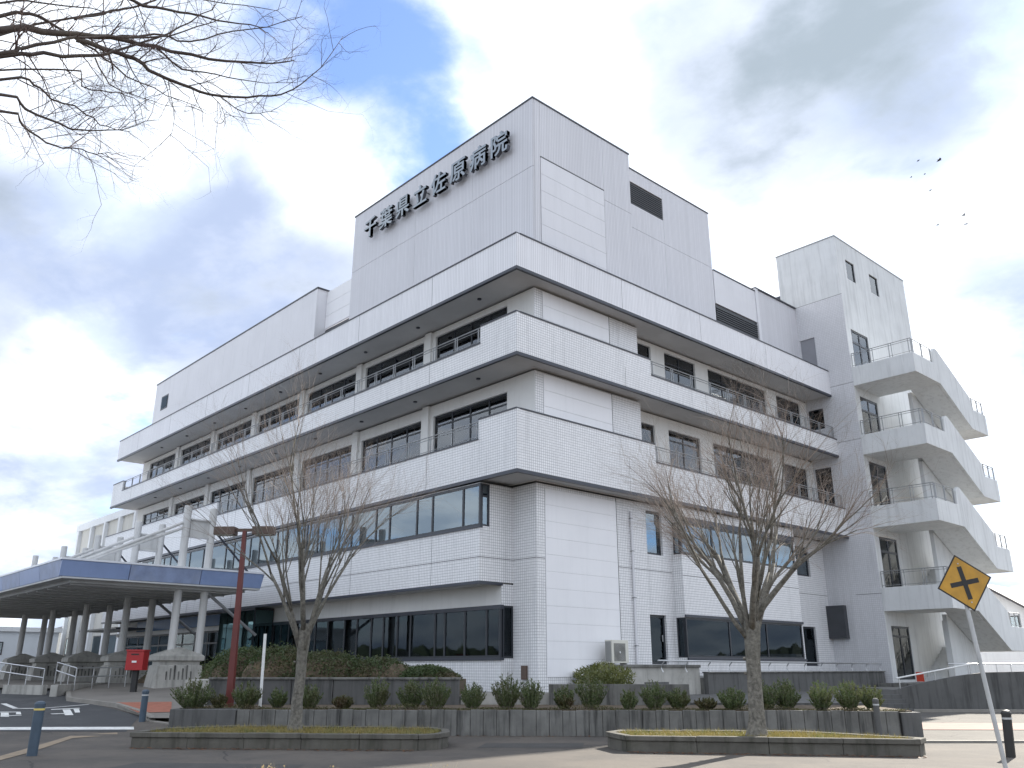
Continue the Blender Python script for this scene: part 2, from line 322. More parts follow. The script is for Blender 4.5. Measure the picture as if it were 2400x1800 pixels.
class MB:
    def __init__(s): s.v = []; s.f = []
    def box(s, x0, x1, y0, y1, z0, z1):
        x0, x1 = sorted((x0, x1)); y0, y1 = sorted((y0, y1)); z0, z1 = sorted((z0, z1))
        b = len(s.v); s.v += [(x, y, z) for z in (z0, z1) for x, y in ((x0, y0), (x1, y0), (x1, y1), (x0, y1))]
        s.f += [tuple(b + i for i in q) for q in ((3, 2, 1, 0), (4, 5, 6, 7), (0, 1, 5, 4), (1, 2, 6, 5), (2, 3, 7, 6), (3, 0, 4, 7))]; return s
    def quad(s, a, b, c, d):
        i = len(s.v); s.v += [a, b, c, d]; s.f.append((i, i + 1, i + 2, i + 3)); return s
    def prism(s, pts, off):
        """pts: list of 3D points of a planar polygon, extruded by off"""
        n = len(pts); b = len(s.v); off = Vector(off)
        s.v += [tuple(p) for p in pts] + [tuple(Vector(p) + off) for p in pts]
        nrm = Vector((0, 0, 0))
        for i in range(n): nrm += Vector(pts[i]).cross(Vector(pts[(i + 1) % n]))
        flip = nrm.dot(off) > 0
        A = tuple(range(b, b + n)); B = tuple(range(b + n, b + 2 * n))
        s.f.append(A[::-1] if flip else A); s.f.append(B if flip else B[::-1])
        for i in range(n):
            j = (i + 1) % n; q = (b + i, b + j, b + n + j, b + n + i)
            s.f.append(q if flip else q[::-1])
        return s
    def obox(s, c, ax, lx, ly, z0, z1):
        """box centred at c (x, y), long axis ax angle, half sizes lx, ly"""
        ca, sa = math.cos(ax), math.sin(ax)
        p = [(c[0] + ca * a - sa * b2, c[1] + sa * a + ca * b2, z0) for a, b2 in ((-lx, -ly), (lx, -ly), (lx, ly), (-lx, ly))]
        return s.prism(p, (0, 0, z1 - z0))
    def tube(s, pts, rad, n=8, cap=True):
        pts = [Vector(p) for p in pts]; rad = rad if isinstance(rad, (list, tuple)) else [rad] * len(pts)
        b = len(s.v); up = Vector((0, 0, 1))
        for i, p in enumerate(pts):
            t = (pts[min(i + 1, len(pts) - 1)] - pts[max(i - 1, 0)]).normalized()
            r = t.cross(up) if abs(t.z) < 0.95 else t.cross(Vector((1, 0, 0))); r.normalize(); u = r.cross(t)
            for k in range(n):
                a = 2 * math.pi * k / n; s.v.append(tuple(p + (r * math.cos(a) + u * math.sin(a)) * rad[i]))
        for i in range(len(pts) - 1):
            for k in range(n):
                k2 = (k + 1) % n; s.f.append((b + i * n + k, b + i * n + k2, b + (i + 1) * n + k2, b + (i + 1) * n + k))
        if cap:
            s.f.append(tuple(b + k for k in range(n))[::-1]); e = b + (len(pts) - 1) * n; s.f.append(tuple(e + k for k in range(n)))
        return s
    def lathe(s, c, prof, n=16):
        b = len(s.v)
        for r, z in prof:
            for k in range(n):
                a = 2 * math.pi * k / n; s.v.append((c[0] + r * math.cos(a), c[1] + r * math.sin(a), c[2] + z))
        for i in range(len(prof) - 1):
            for k in range(n):
                k2 = (k + 1) % n; s.f.append((b + i * n + k, b + i * n + k2, b + (i + 1) * n + k2, b + (i + 1) * n + k))
        s.f.append(tuple(b + k for k in range(n))[::-1]); e = b + (len(prof) - 1) * n; s.f.append(tuple(e + k for k in range(n)))
        return s
    def build(s, name, m, parent=None, origin=None, smooth=False): return link_mesh(name, s.v, s.f, m, parent, origin, smooth)
def bx(name, m, parent, *a): return MB().box(*a).build(name, m, parent)
r2 = math.sqrt(0.5)
def ST(s, t, z=0.0): return Vector(((s - t) * r2, (s + t) * r2, z))     # street frame: s along the pavement, t away from it
def smooth01(a): a = min(max(a, 0), 1); return a * a * (3 - 2 * a)
def gz(s, t): return 0.85 * min(max((t - 22.5) / 15.5, 0), 1) * smooth01((-s - 6) / 4)
def gzxy(x, y): return gz((x + y) * r2, (y - x) * r2)

# ------------------------------------------------------------------ ground
def axis_vals(lo, hi, fine):
    v = [lo, lo * 0.5] + fine + [hi * 0.5, hi]; return sorted(set(v))
ss = axis_vals(-420, 420, [x * 1.0 for x in range(-60, 31)]); ts = axis_vals(-300, 700, [x * 1.0 for x in range(8, 61)])
v = []; f = []
for t in ts:
    for s in ss: v.append(tuple(ST(s, t, gz(s, t))))
w_ = len(ss)
for j in range(len(ts) - 1):
    for i in range(w_ - 1): f.append((j * w_ + i, j * w_ + i + 1, (j + 1) * w_ + i + 1, (j + 1) * w_ + i))
tag(link_mesh('ground', v, f, 'paving', None, Vector((0, 0, 0))), kind='structure')
def drape(name, m, quads, off, kind='structure', parent=None, n=8):
    """quads in world xy laid on the sloping ground"""
    mb = MB()
    for q in quads:
        A, B2, C2, D2 = [Vector((*p, 0)) for p in q]
        for i in range(n):
            for j in range(n):
                def P(u, w):
                    p = A.lerp(B2, u).lerp(D2.lerp(C2, u), w); return (p.x, p.y, gzxy(p.x, p.y) + off)
                mb.quad(P(i / n, j / n), P((i + 1) / n, j / n), P((i + 1) / n, (j + 1) / n), P(i / n, (j + 1) / n))
    o = mb.build(name, m, parent)
    if kind: tag(o, kind=kind)
    return o
def stq(*a): return [(ST(*p).x, ST(*p).y) for p in a]
# left forecourt: dark asphalt drive, edge of the raised paving, brick apron
drape('driveway', 'asphalt', [stq((-60, 23.2), (-11.0, 23.2), (-12.3, 26.7), (-60, 26.7)), stq((-60, 26.7), (-12.3, 26.7), (-16.6, 31.4), (-60, 31.4)), stq((-60, 31.4), (-16.6, 31.4), (-20.5, 37), (-60, 37))], 0.006, n=14)
fc = drape('forecourt_pavement', 'forecourt', [stq((-11.4, 25.4), (-9.4, 25.4), (-9.4, 30), (-14.4, 29.3)), stq((-14.4, 29.3), (-9.4, 30), (-9.4, 36), (-17.2, 31.4)), stq((-17.2, 31.4), (-9.4, 36), (-9.4, 52), (-19.6, 35.6)), stq((-19.6, 35.6), (-9.4, 52), (-50, 60), (-50, 40))], 0.10, n=16)
kb = [(-10.4, 24.6), (-11.4, 25.4), (-12.4, 26.9), (-14.4, 29.3), (-17.2, 31.4), (-19.6, 35.6)]
fk = MB()
for (a_, b_), (c_, d_) in zip(kb, kb[1:]):
    for q_ in range(5):
        u0, u1 = q_ / 5, (q_ + 1) / 5; A_ = (a_ + (c_ - a_) * u0, b_ + (d_ - b_) * u0); B_ = (a_ + (c_ - a_) * u1, b_ + (d_ - b_) * u1)
        nv = Vector((-(d_ - b_), c_ - a_)).normalized() * 0.16
        za, zb_ = gz(*A_) , gz(*B_)
        h0, h1 = (0.03 if b_ < 26 else 0.135), (0.03 if d_ < 26.5 else 0.135)
        P_ = [ST(A_[0], A_[1], za - 0.1), ST(B_[0], B_[1], zb_ - 0.1), ST(B_[0] - nv.x, B_[1] - nv.y, zb_ - 0.1), ST(A_[0] - nv.x, A_[1] - nv.y, za - 0.1)]
        T_ = [p + Vector((0, 0, 0.1 + h)) for p, h in zip(P_, (h0, h1, h1, h0))]
        bb = len(fk.v); fk.v += [tuple(p) for p in P_ + T_]; fk.f += [tuple(bb + x for x in q) for q in ((4, 5, 6, 7), (0, 1, 5, 4), (1, 2, 6, 5), (2, 3, 7, 6), (3, 0, 4, 7), (3, 2, 1, 0))]
tag(fk.build('forecourt_kerb', 'kerb'), kind='structure')
drape('brick_apron', 'brick', [[(-31.35, 10.73), (-30.31, 12.19), (-27.06, 10.9), (-27.65, 10.13)]], 0.112, n=6)
drape('driveway_line', 'roadpaint', [[(-40, -7.2), (-25.04, 9.12), (-24.45, 8.92), (-39.4, -7.4)]], 0.012, n=20)
drape('driveway_thin_line', 'roadpaint', [[(-34.85, 8.09), (-32.66, 7.97), (-32.5, 8.13), (-34.8, 8.26)], [(-32.66, 7.97), (-32.06, 8.62), (-32.18, 8.72), (-32.78, 8.07)], [(-32.06, 8.62), (-32.4, 10.23), (-32.52, 10.23), (-32.18, 8.66)]], 0.012, n=4)
drape('driveway_lettering', 'roadpaint', [
    [(-31.62, 8.81), (-31.41, 9.61), (-31.20, 9.58), (-31.40, 8.78)], [(-30.18, 8.42), (-30.0, 8.78), (-29.80, 8.78), (-29.98, 8.42)],
    [(-31.20, 9.05), (-31.10, 9.25), (-29.26, 8.82), (-29.40, 8.62)], [(-31.15, 9.36), (-31.05, 9.5), (-29.92, 9.2), (-29.98, 9.07)]], 0.013, n=3)
drape('driveway_arrow', 'roadpaint', [
    [(-31.89, 7.40), (-31.45, 7.90), (-31.30, 7.84), (-31.70, 7.36)], [(-31.45, 7.90), (-30.59, 7.72), (-30.70, 7.60), (-31.35, 7.76)],
    [(-31.55, 7.38), (-31.40, 7.56), (-30.10, 7.28), (-30.28, 7.10)], [(-30.60, 7.00), (-30.40, 7.66), (-30.25, 7.66), (-30.45, 7.0)]], 0.013, n=3)
drape('pavement_edging', 'beige', [[(-19.67, 4.73), (-21.22, 5.62), (-20.2, 5.42), (-18.8, 4.54)], [(-21.22, 5.62), (-24.41, 7.41), (-23.4, 7.12), (-20.2, 5.42)], [(-24.41, 7.41), (-24.18, 8.41), (-23.74, 8.27), (-23.4, 7.12)], [(-14.0, 1.4), (-19.67, 4.73), (-18.8, 4.54), (-13.2, 1.2)]], 0.008, n=6)
stpoly_ = lambda name, m, pts, z: tag(MB().quad(*[tuple(ST(a, b2, z)) for a, b2 in pts]).build(name, m), kind='structure')
stpoly_('pavement_patch', 'patch', [(-1.6, 19.4), (0.6, 19.5), (0.7, 20.7), (-1.5, 20.6)], 0.005)
stpoly_('pavement_patch', 'patch', [(-7.5, 15.2), (-4.4, 15.0), (-4.3, 16.0), (-7.4, 16.2)], 0.005)
# right: kerb, side road, pink crossing pavement, far kerb
def strip(name, m, s0, s1, t0, t1, z, h=None):
    if h: o = MB().prism([ST(s0, t0, z - h), ST(s1, t0, z - h), ST(s1, t1, z - h), ST(s0, t1, z - h)], (0, 0, h)).build(name, m)
    else: o = MB().quad(*[tuple(ST(a, b2, z)) for a, b2 in ((s0, t0), (s1, t0), (s1, t1), (s0, t1))]).build(name, m)
    return tag(o, kind='structure')
def stpoly(name, m, pts, z, h):
    return tag(MB().prism([ST(a, b2, z - h) for a, b2 in pts], (0, 0, h)).build(name, m), kind='structure')
stpoly('side_road', 'road', [(8.75, 21.4), (40, 22.9), (40, 25.6), (8.75, 25.3)], 0.006, 0.02)
stpoly('kerb', 'kerb', [(7.6, 21.05), (40, 22.5), (40, 22.75), (7.6, 21.25)], 0.05, 0.1)
stpoly('crossing_pavement', 'pinkpave', [(8.75, 25.35), (40, 25.65), (40, 28.6), (8.75, 28.4)], 0.018, 0.03)
stpoly('far_road', 'road', [(8.75, 28.45), (40, 28.65), (40, 35.4), (8.75, 35.4)], 0.007, 0.02)
stpoly('far_kerb', 'kerb', [(13.2, 35.35), (40, 35.5), (40, 35.85), (13.2, 35.85)], 0.10, 0.14)

# ------------------------------------------------------------------ hospital building
BX, BY, WX, WY, X2 = -21.28, 19.70, -22.07, 21.37, -22.85
YT, XT, XO = 43.5, -19.93, -16.57
H = thing('hospital_building', 'white tiled hospital block with stacked balconies and a tall rooftop box', 'building', (-30, 30, 0.6))
def facade(name, m, axis, plane, u0, u1, z0, z1, holes=(), depth=0.22, skip=''):
    """wall sheet on plane y=plane (axis 'y', facing -Y) or x=plane (axis 'x', facing +X) with rectangular openings and reveals"""
    mb = MB(); us = sorted({u0, u1, *[h[0] for h in holes], *[h[1] for h in holes]}); zs = sorted({z0, z1, *[h[2] for h in holes], *[h[3] for h in holes]})
    us = [u for u in us if u0 <= u <= u1]; zs = [z for z in zs if z0 <= z <= z1]
    P = (lambda u, z, d=0: (u, plane + d, z)) if axis == 'y' else (lambda u, z, d=0: (plane - d, u, z))
    for i in range(len(us) - 1):
        for j in range(len(zs) - 1):
            cu, cz = (us[i] + us[i + 1]) / 2, (zs[j] + zs[j + 1]) / 2
            if any(h[0] < cu < h[1] and h[2] < cz < h[3] for h in holes): continue
            mb.quad(P(us[i], zs[j]), P(us[i + 1], zs[j]), P(us[i + 1], zs[j + 1]), P(us[i], zs[j + 1]))
    for a, b2, c, d in holes:
        if 'a' not in skip: mb.quad(P(a, c), P(a, d), P(a, d, depth), P(a, c, depth))
        if 'b' not in skip: mb.quad(P(b2, d), P(b2, c), P(b2, c, depth), P(b2, d, depth))
        mb.quad(P(a, d), P(b2, d), P(b2, d, depth), P(a, d, depth)); mb.quad(P(b2, c), P(a, c), P(a, c, depth), P(b2, c, depth))
    return mb.build(name, m, H)
def fbox(axis, plane, u0, u1, z0, z1, d0, d1, mb=None):
    """box in facade coordinates, d is depth into the wall"""
    mb = mb or MB()
    return mb.box(u0, u1, plane + d0, plane + d1, z0, z1) if axis == 'y' else mb.box(plane - d1, plane - d0, u0, u1, z0, z1)
def window(axis, plane, u0, u1, z0, z1, cuts, transom=None, rec=0.10, glass='glass', curtains=0.0, name='window', fw_=0.06, frame='frame', back=None):
    mb = MB(); d0, d1 = rec, rec + 0.07
    fbox(axis, plane, u0 + 0.004, u0 + fw_, z0 + 0.004, z1 - 0.004, d0, d1, mb); fbox(axis, plane, u1 - fw_, u1 - 0.004, z0 + 0.004, z1 - 0.004, d0, d1, mb)
    fbox(axis, plane, u0 + fw_, u1 - fw_, z1 - fw_, z1 - 0.004, d0, d1, mb); fbox(axis, plane, u0 + fw_, u1 - fw_, z0 + 0.004, z0 + fw_, d0, d1, mb)
    for c in cuts: fbox(axis, plane, c - fw_ / 2, c + fw_ / 2, z0 + fw_, z1 - fw_, d0 + 0.002, d1, mb)
    ed = [u0 + fw_] + list(cuts) + [u1 - fw_]
    if transom:
        for i in range(len(ed) - 1):
            a = ed[i] + (fw_ / 2 if i else 0); b2 = ed[i + 1] - (fw_ / 2 if i < len(ed) - 2 else 0)
            fbox(axis, plane, a, b2, transom - fw_ / 2, transom + fw_ / 2, d0 + 0.004, d1, mb)
    wn = mb.build(name, frame, H)
    for i in range(len(ed) - 1):
        a = ed[i] + (fw_ / 2 if i else 0); b2 = ed[i + 1] - (fw_ / 2 if i < len(ed) - 2 else 0)
        rows = [(z0 + fw_, transom - fw_ / 2), (transom + fw_ / 2, z1 - fw_)] if transom else [(z0 + fw_, z1 - fw_)]
        for k, (c, d) in enumerate(rows):
            fbox(axis, plane, a, b2, c, d, d0 + 0.03, d0 + 0.036).build('pane', glass, wn)
        if random.random() < curtains:
            c0, c1 = random.choice(((a, b2), (a, b2), (a, a + (b2 - a) * 0.6), (b2 - (b2 - a) * 0.55, b2)))
            if c1 - c0 > 0.15:
                mbc = MB(); n = max(4, int((c1 - c0) / 0.07)); zt = (transom or z1) - 0.06
                for k in range(n):
                    ua, ub = c0 + (c1 - c0) * k / n, c0 + (c1 - c0) * (k + 1) / n; da, db = (0.15, 0.18) if k % 2 else (0.18, 0.15)
                    if axis == 'y': mbc.quad((ua, plane + da, z0), (ub, plane + db, z0), (ub, plane + db, zt), (ua, plane + da, zt))
                    else: mbc.quad((plane - da, ua, z0), (plane - db, ub, z0), (plane - db, ub, zt), (plane - da, ua, zt))
                mbc.build('curtain', 'curtain' if random.random() < 0.88 else 'curtain_pink', wn)
    return wn
# dark cores so no light passes through the block
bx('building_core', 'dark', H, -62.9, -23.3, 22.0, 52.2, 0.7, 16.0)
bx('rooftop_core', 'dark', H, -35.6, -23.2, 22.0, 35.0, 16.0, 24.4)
bx('roof_deck', 'soffit', H, -63.3, -22.9, 21.4, 52.3, 16.05, 16.4)
bx('back_wall', 'panel_grey', H, -63.3, -22.9, 52.3, 52.5, 0.6, 16.05)
bx('end_wall', 'panel_grey', H, -63.5, -63.3, 21.37, 52.5, 0.6, 16.05)

# --- upper storeys, left facade
LW = [(-23.65 - 5.63 * i - 4.75, -23.65 - 5.63 * i) for i in range(7)]
for (zf, zh, wz0, wz1) in ((8.12, 12.42, 8.95, 11.92), (12.5, 15.88, 12.75, 15.62)):
    holes = [(a, b2, wz0, wz1) for a, b2 in LW]
    facade('wall', 'render', 'y', WY, -63.3, WX, zf, zh, holes)
    for a, b2 in LW:
        q = (b2 - a) / 4
        window('y', WY, a, b2, wz0, wz1, [a + q, a + 2 * q, a + 3 * q], wz1 - 0.45, curtains=0.9 if zf < 10 else 0.6, glass='glass')
    for i in range(6):   # pilasters between the windows
        u = (LW[i][0] + LW[i + 1][1]) / 2
        bx('pilaster', 'render', H, u - 0.22, u + 0.22, WY - 0.12, WY - 0.002, zf, zh)
# corner piece of wall facing +X and its white panels
for (zf, zh) in ((0.75, 8.05), (8.12, 12.42), (12.5, 15.88)):
    facade('wall', 'tile', 'x', WX, WY, 29.2 if zf < 1 else 27.65, zf, zh, [(27.64, 28.66, 6.0, 7.78), (27.60, 28.64, 1.74, 3.62)] if zf < 1 else [])
    facade('wall', 'tile', 'y', WY - 0.003, -23.3, WX + 0.003, zf, 8.04) if zf < 1 else None
    if zf > 1: bx('wall_return', 'tile', H, X2 - 0.1, WX - 0.002, 27.63, 27.65, zf, zh)
pz = [1.30 + 0.6 * i for i in range(12)]
for a in pz[:-1]: bx('wall_panel', 'panel', H, WX + 0.003, WX + 0.025, 21.82, 25.76, a + 0.003, min(a + 0.597, 8.0))
for lo, hi in ((8.5, 12.36), (12.9, 15.84)):
    n = round((hi - lo) / 0.6)
    for i in range(n): bx('wall_panel', 'panel', H, WX + 0.003, WX + 0.025, 21.82, 25.76, lo + (hi - lo) * i / n + 0.006, lo + (hi - lo) * (i + 1) / n - 0.006)
for (zf, zh) in ((0.95, 8.03), (8.3, 12.4), (12.7, 15.86)):
    bx('sealant_joint', 'seal', H, WX, WX + 0.02, 25.775, 25.805, zf, zh)
# --- right facade upper
RW = [(28.62, 29.58), (30.58, 33.0), (34.05, 39.33), (40.35, 42.85)]
for (zf, zh, wz0, wz1) in ((8.12, 12.42, 9.0, 11.92), (12.5, 15.88, 12.85, 15.70)):
    facade('wall', 'render', 'x', X2, 27.65, YT, zf, zh, [(a, b2, wz0, wz1) for a, b2 in RW])
    for k, (a, b2) in enumerate(RW):
        n = (1, 2, 4, 2)[k]
        window('x', X2, a, b2, wz0, wz1, [a + (b2 - a) * i / n for i in range(1, n)], wz1 - 0.45 if n > 1 else None, curtains=0.8, glass='glass')
# --- balconies
def parapet_run(axis, segs, z0, plane, corner):
    """segs: (u0, u1, ztop)"""
    for u0, u1, zt in segs:
        m = 'ribw' if z0 > 15 else 'tile'
        fbox(axis, plane, u0, u1, z0 + 0.10, zt, 0, 0.18).build('balcony_parapet', m, H)
        fbox(axis, plane, u0, u1, zt, zt + 0.05, -0.03, 0.22).build('parapet_cap', 'trim', H)
def balcony(z0, zl, zh, left_rail, right_rail):
    parapet_run('y', [(left_rail[1], BX, zh), (left_rail[0], left_rail[1], zl), (-64.2, left_rail[0], zh)] if left_rail else [(-64.2, BX, zh)], z0, BY, True)
    parapet_run('x', [(BY + 0.18, right_rail, zh), (right_rail, YT, zl)] if right_rail else [(BY + 0.18, YT, zh)], z0, BX, True)
    bx('balcony_end_wall', 'tile', H, -64.2, -64.02, BY + 0.18, WY + 1.5, z0 + 0.10, zh)
    # slab with dark drip edge
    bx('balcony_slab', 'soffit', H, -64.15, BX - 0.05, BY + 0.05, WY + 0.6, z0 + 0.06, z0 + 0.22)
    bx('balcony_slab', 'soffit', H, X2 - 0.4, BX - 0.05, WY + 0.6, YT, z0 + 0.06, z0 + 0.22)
    bx('edge_trim', 'trim', H, -64.22, BX + 0.02, BY - 0.02, BY + 0.10, z0 - 0.02, z0 + 0.10)
    bx('edge_trim', 'trim', H, BX - 0.10, BX + 0.02, BY + 0.10, YT, z0 - 0.02, z0 + 0.10)
balcony(8.09, 9.62, 10.38, (-45.9, -23.37), 27.5)
balcony(12.45, 13.42, 14.12, (-62.2, -23.33), 27.5)
balcony(15.90, 17.37, 17.37, None, None)
# vertical expansion joints on the bands
for zf, zt in ((8.2, 9.6), (12.56, 13.4), (16.02, 17.35)):
    for i in range(1, 8):
        u = -20.9 - 5.63 * i; bx('sealant_joint', 'seal', H, u - 0.010, u + 0.010, BY - 0.002, BY + 0.02, zf, zt)
    for u in (25.8, 31.4, 37.0): bx('sealant_joint', 'seal', H, BX - 0.02, BX + 0.002, u - 0.010, u + 0.010, zf, zt)
# soffit downlights / drains
for zs in (15.955, 12.505):
    for i in range(9):
        MB().lathe((-24.5 - 4.2 * i, BY + 0.9, zs - 0.04), [(0.09, 0), (0.09, 0.06)], 10).build('soffit_drain', 'trim', H)
# --- balcony railings
def railing(axis, plane, u0, u1, z0, h, step=1.41, m='greyrail', parent=H, d=0.09, pair=0.13):
    ax = (lambda u, z: (u, plane + d, z)) if axis == 'y' else (lambda u, z: (plane - d, u, z))
    rail = MB().tube([ax(u0, z0 + h), ax(u1, z0 + h)], 0.022, 8).build('railing', m, parent)
    MB().tube([ax(u0, z0 + h - 0.11), ax(u1, z0 + h - 0.11)], 0.014, 6).build('lower_rail', m, rail)
    MB().tube([ax(u0, z0 + 0.10), ax(u1, z0 + 0.10)], 0.014, 6).build('bottom_rail', m, rail)
    n = max(2, int(abs(u1 - u0) / step)); first = None
    for i in range(n + 1):
        u = u0 + 0.08 + (u1 - u0 - 0.16) * i / n
        o = Vector(ax(u, z0))
        if first is None:
            mb = MB()
            for k in (-0.5, 0.5):
                e = (k * pair, 0) if axis == 'y' else (0, k * pair)
                mb.box(o.x + e[0] - 0.016, o.x + e[0] + 0.016, o.y + e[1] - 0.016, o.y + e[1] + 0.016, z0, z0 + h - 0.02)
            first = mb.build('baluster', m, rail, o)
        else: copy_at(first, o, rail)
    return rail
railing('y', BY, -45.8, -23.45, 9.67, 0.68)
railing('y', BY, -62.1, -23.42, 13.47, 0.66)
railing('x', BX, 27.58, 43.4, 9.67, 0.68)
railing('x', BX, 27.58, 43.4, 13.47, 0.66)

# --- lower left: projecting first-floor band with ribbon window
B2X = -23.3
cuts = []; u = -23.36
RIB0 = -56.5
facade('wall', 'tile', 'y', BY + 0.05, -62.6, B2X, 4.52, 8.02, [(RIB0, B2X, 6.45, 8.0)], depth=0.16, skip='b')
facade('wall', 'tile', 'x', B2X, BY + 0.05, WY, 4.52, 8.02, [(BY + 0.05, 20.22, 6.45, 8.0)], depth=0.10, skip='a')
i = 0; cuts = []; u = B2X
while True:
    u -= (1.0 if i % 2 == 0 else 1.86); i += 1
    if u < RIB0 + 0.5: break
    cuts.append(u)
window('y', BY + 0.05, RIB0, B2X - 0.01, 6.45, 8.0, sorted(cuts), None, rec=0.02, glass='glass_sky', name='ribbon_window', fw_=0.09)
window('x', B2X, BY + 0.13, 20.22, 6.45, 8.0, [], 7.55, rec=0.02, glass='glass_sky', name='ribbon_window_end', fw_=0.07)
bx('window_sill', 'trim', H, RIB0, B2X + 0.02, BY + 0.0, BY + 0.17, 6.38, 6.448)
bx('edge_trim', 'trim', H, -62.62, B2X + 0.02, BY + 0.03, BY + 0.15, 4.41, 4.518)
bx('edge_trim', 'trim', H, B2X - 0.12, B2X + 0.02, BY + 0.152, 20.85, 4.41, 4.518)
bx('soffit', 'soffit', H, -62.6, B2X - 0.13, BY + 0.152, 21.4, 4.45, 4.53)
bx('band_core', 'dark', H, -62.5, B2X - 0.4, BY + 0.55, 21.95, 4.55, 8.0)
for u in (-26.1, -31.7, -37.4, -43.0, -48.6, -54.3):
    bx('sealant_joint', 'seal', H, u - 0.012, u + 0.012, BY + 0.047, BY + 0.06, 4.53, 6.37)
bx('sealant_joint', 'seal', H, -62.5, B2X, BY + 0.046, BY + 0.06, 5.335, 5.36)
bx('sealant_joint', 'seal', H, B2X - 0.01, B2X + 0.004, BY + 0.06, WY - 0.02, 5.335, 5.36)
bx('sealant_joint', 'seal', H, B2X + 0.005, WX, WY - 0.007, WY, 5.335, 5.36)
bx('sealant_joint', 'seal', H, WX, WX + 0.004, WY, 21.81, 5.335, 5.36)
bx('sealant_joint', 'seal', H, WX, WX + 0.004, 25.81, 29.19, 5.335, 5.36)
# ground floor, left facade
G1 = 20.77
facade('wall', 'tile', 'y', G1 + 0.02, -34.2, B2X, 0.75, 1.93)
facade('wall', 'render', 'y', G1 + 0.02, -62, B2X - 0.01, 3.72, 4.46)
facade('wall', 'tile', 'x', B2X - 0.003, G1 + 0.02, WY, 0.75, 1.93)
facade('wall', 'tile', 'x', B2X - 0.003, G1 + 0.02, WY, 3.72, 4.46)
wc = [-23.3 - 0.75 - 0.02, -25.3, -26.5, -27.1, -28.7, -29.6, -30.6, -31.5, -32.6, -33.6, -35.0, -36.1, -37.3, -38.6, -39.4]
window('y', G1, -40.2, B2X, 1.93, 3.72, sorted(wc), None, rec=0.0, glass='glass_dark', name='ground_floor_window', fw_=0.10)
window('x', B2X + 0.01, G1 + 0.1, WY - 0.01, 1.93, 3.72, [], None, rec=0.0, glass='glass_dark', name='ground_floor_window_end', fw_=0.07)
bx('window_hood', 'trim', H, -40.2, B2X + 0.04, G1 - 0.05, G1 + 0.12, 3.60, 3.74)
bx('window_sill', 'trim', H, -40.2, B2X + 0.04, G1 - 0.05, G1 + 0.14, 1.86, 1.96)
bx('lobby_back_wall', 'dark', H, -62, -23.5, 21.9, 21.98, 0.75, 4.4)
# draught lobby of dark teal glass, entrance glazing and blue band
VB = MB().box(-44.1, -40.2, 19.75, 20.75, 0.85, 4.40).build('entrance_lobby', 'frame', H)
for i in range(4): bx('pane', 'teal', VB, -44.05 + i * 0.97, -44.05 + i * 0.97 + 0.9, 19.72, 19.735, 0.95, 4.3)
bx('pane', 'teal', VB, -40.19, -40.175, 19.8, 20.7, 0.95, 4.3)
bx('fascia_band', 'entblue', H, -58.0, -44.15, 20.5, 20.6, 3.78, 4.38)
bx('fascia_band', 'render', H, -62.0, -44.15, 20.62, 20.75, 3.55, 3.77)
window('y', 20.77, -61.8, -44.2, 0.9, 3.55, [-44.2 - 1.76 * k for k in range(9, 0, -1)], 2.9, rec=0.0, glass='glass_dark', name='entrance_glazing', fw_=0.09)
for (a, b2, z0, z1) in ((-48.6, -47.3, 3.0, 3.35), (-47.2, -46.2, 2.7, 3.3), (-52.2, -51.3, 3.05, 3.15), (-54.4, -53.5, 3.05, 3.15), (-39.2, -38.2, 3.0, 3.45), (-37.4, -36.9, 3.0, 3.4), (-34.6, -34.0, 3.15, 3.22), (-28.2, -27.6, 3.3, 3.45)):
    bx('lit_window', 'lightpanel', H, a, b2, 21.86, 21.895, z0, z1)
bx('entrance_awning', 'trim', H, -62.5, -55.5, 18.4, 20.4, 3.85, 3.95)

# --- lower right facade: wall, door, windows, projecting bay
XB, YB0, YB1 = -21.53, 29.2, 38.3
facade('wall', 'tile', 'x', X2, YB1, YT, 0.75, 8.05, [(38.4, 42.0, 6.1, 7.6), (38.4, 41.9, 1.70, 3.58)])
window('x', WX, 27.64, 28.66, 6.0, 7.78, [], None, glass='glass_sky', fw_=0.09)
dr = window('x', WX, 27.60, 28.64, 1.74, 3.62, [], None, glass='glass_dark', name='side_door', fw_=0.1)
bx('door_handle', 'steel', dr, WX - 0.1, WX - 0.07, 28.42, 28.45, 2.6, 2.85)
window('x', X2, 38.4, 42.0, 6.1, 7.6, [39.6, 40.8], None, glass='glass_sky', fw_=0.09)
window('x', X2, 38.4, 41.9, 1.70, 3.58, [39.6, 40.8], None, glass='glass_dark', fw_=0.09)
bay_holes = [(YB0, YB1 - 0.06, 6.08, 7.42), (YB0, YB1 - 0.06, 2.0, 3.55)]
facade('bay_wall', 'tile', 'x', XB, YB0, YB1, 1.30, 8.04, bay_holes, depth=0.15, skip='a')
facade('bay_wall', 'tile', 'y', YB0, WX, XB, 1.30, 8.04, [(WX + 0.1, XB, 6.08, 7.42), (WX + 0.06, XB, 2.0, 3.55)], depth=0.12, skip='b')
bx('bay_back', 'tile', H, X2, XB - 0.01, YB1, YB1 + 0.02, 1.3, 8.04)
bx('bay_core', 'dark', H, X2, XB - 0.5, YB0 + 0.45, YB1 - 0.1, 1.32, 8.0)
bx('bay_base', 'soffit', H, X2, XB - 0.03, YB0 + 0.02, YB1 - 0.02, 1.24, 1.299)
bc = [YB0 + 9.1 * i / 8 for i in range(1, 8)]
window('x', XB, YB0 + 0.03, YB1 - 0.06, 6.08, 7.42, bc[1::2], None, rec=0.03, glass='glass_sky', name='ribbon_window', fw_=0.1)
window('x', XB, YB0 + 0.03, YB1 - 0.06, 2.0, 3.55, [32.3, 35.2], None, rec=0.03, glass='glass_dark', name='ground_floor_window', fw_=0.08)
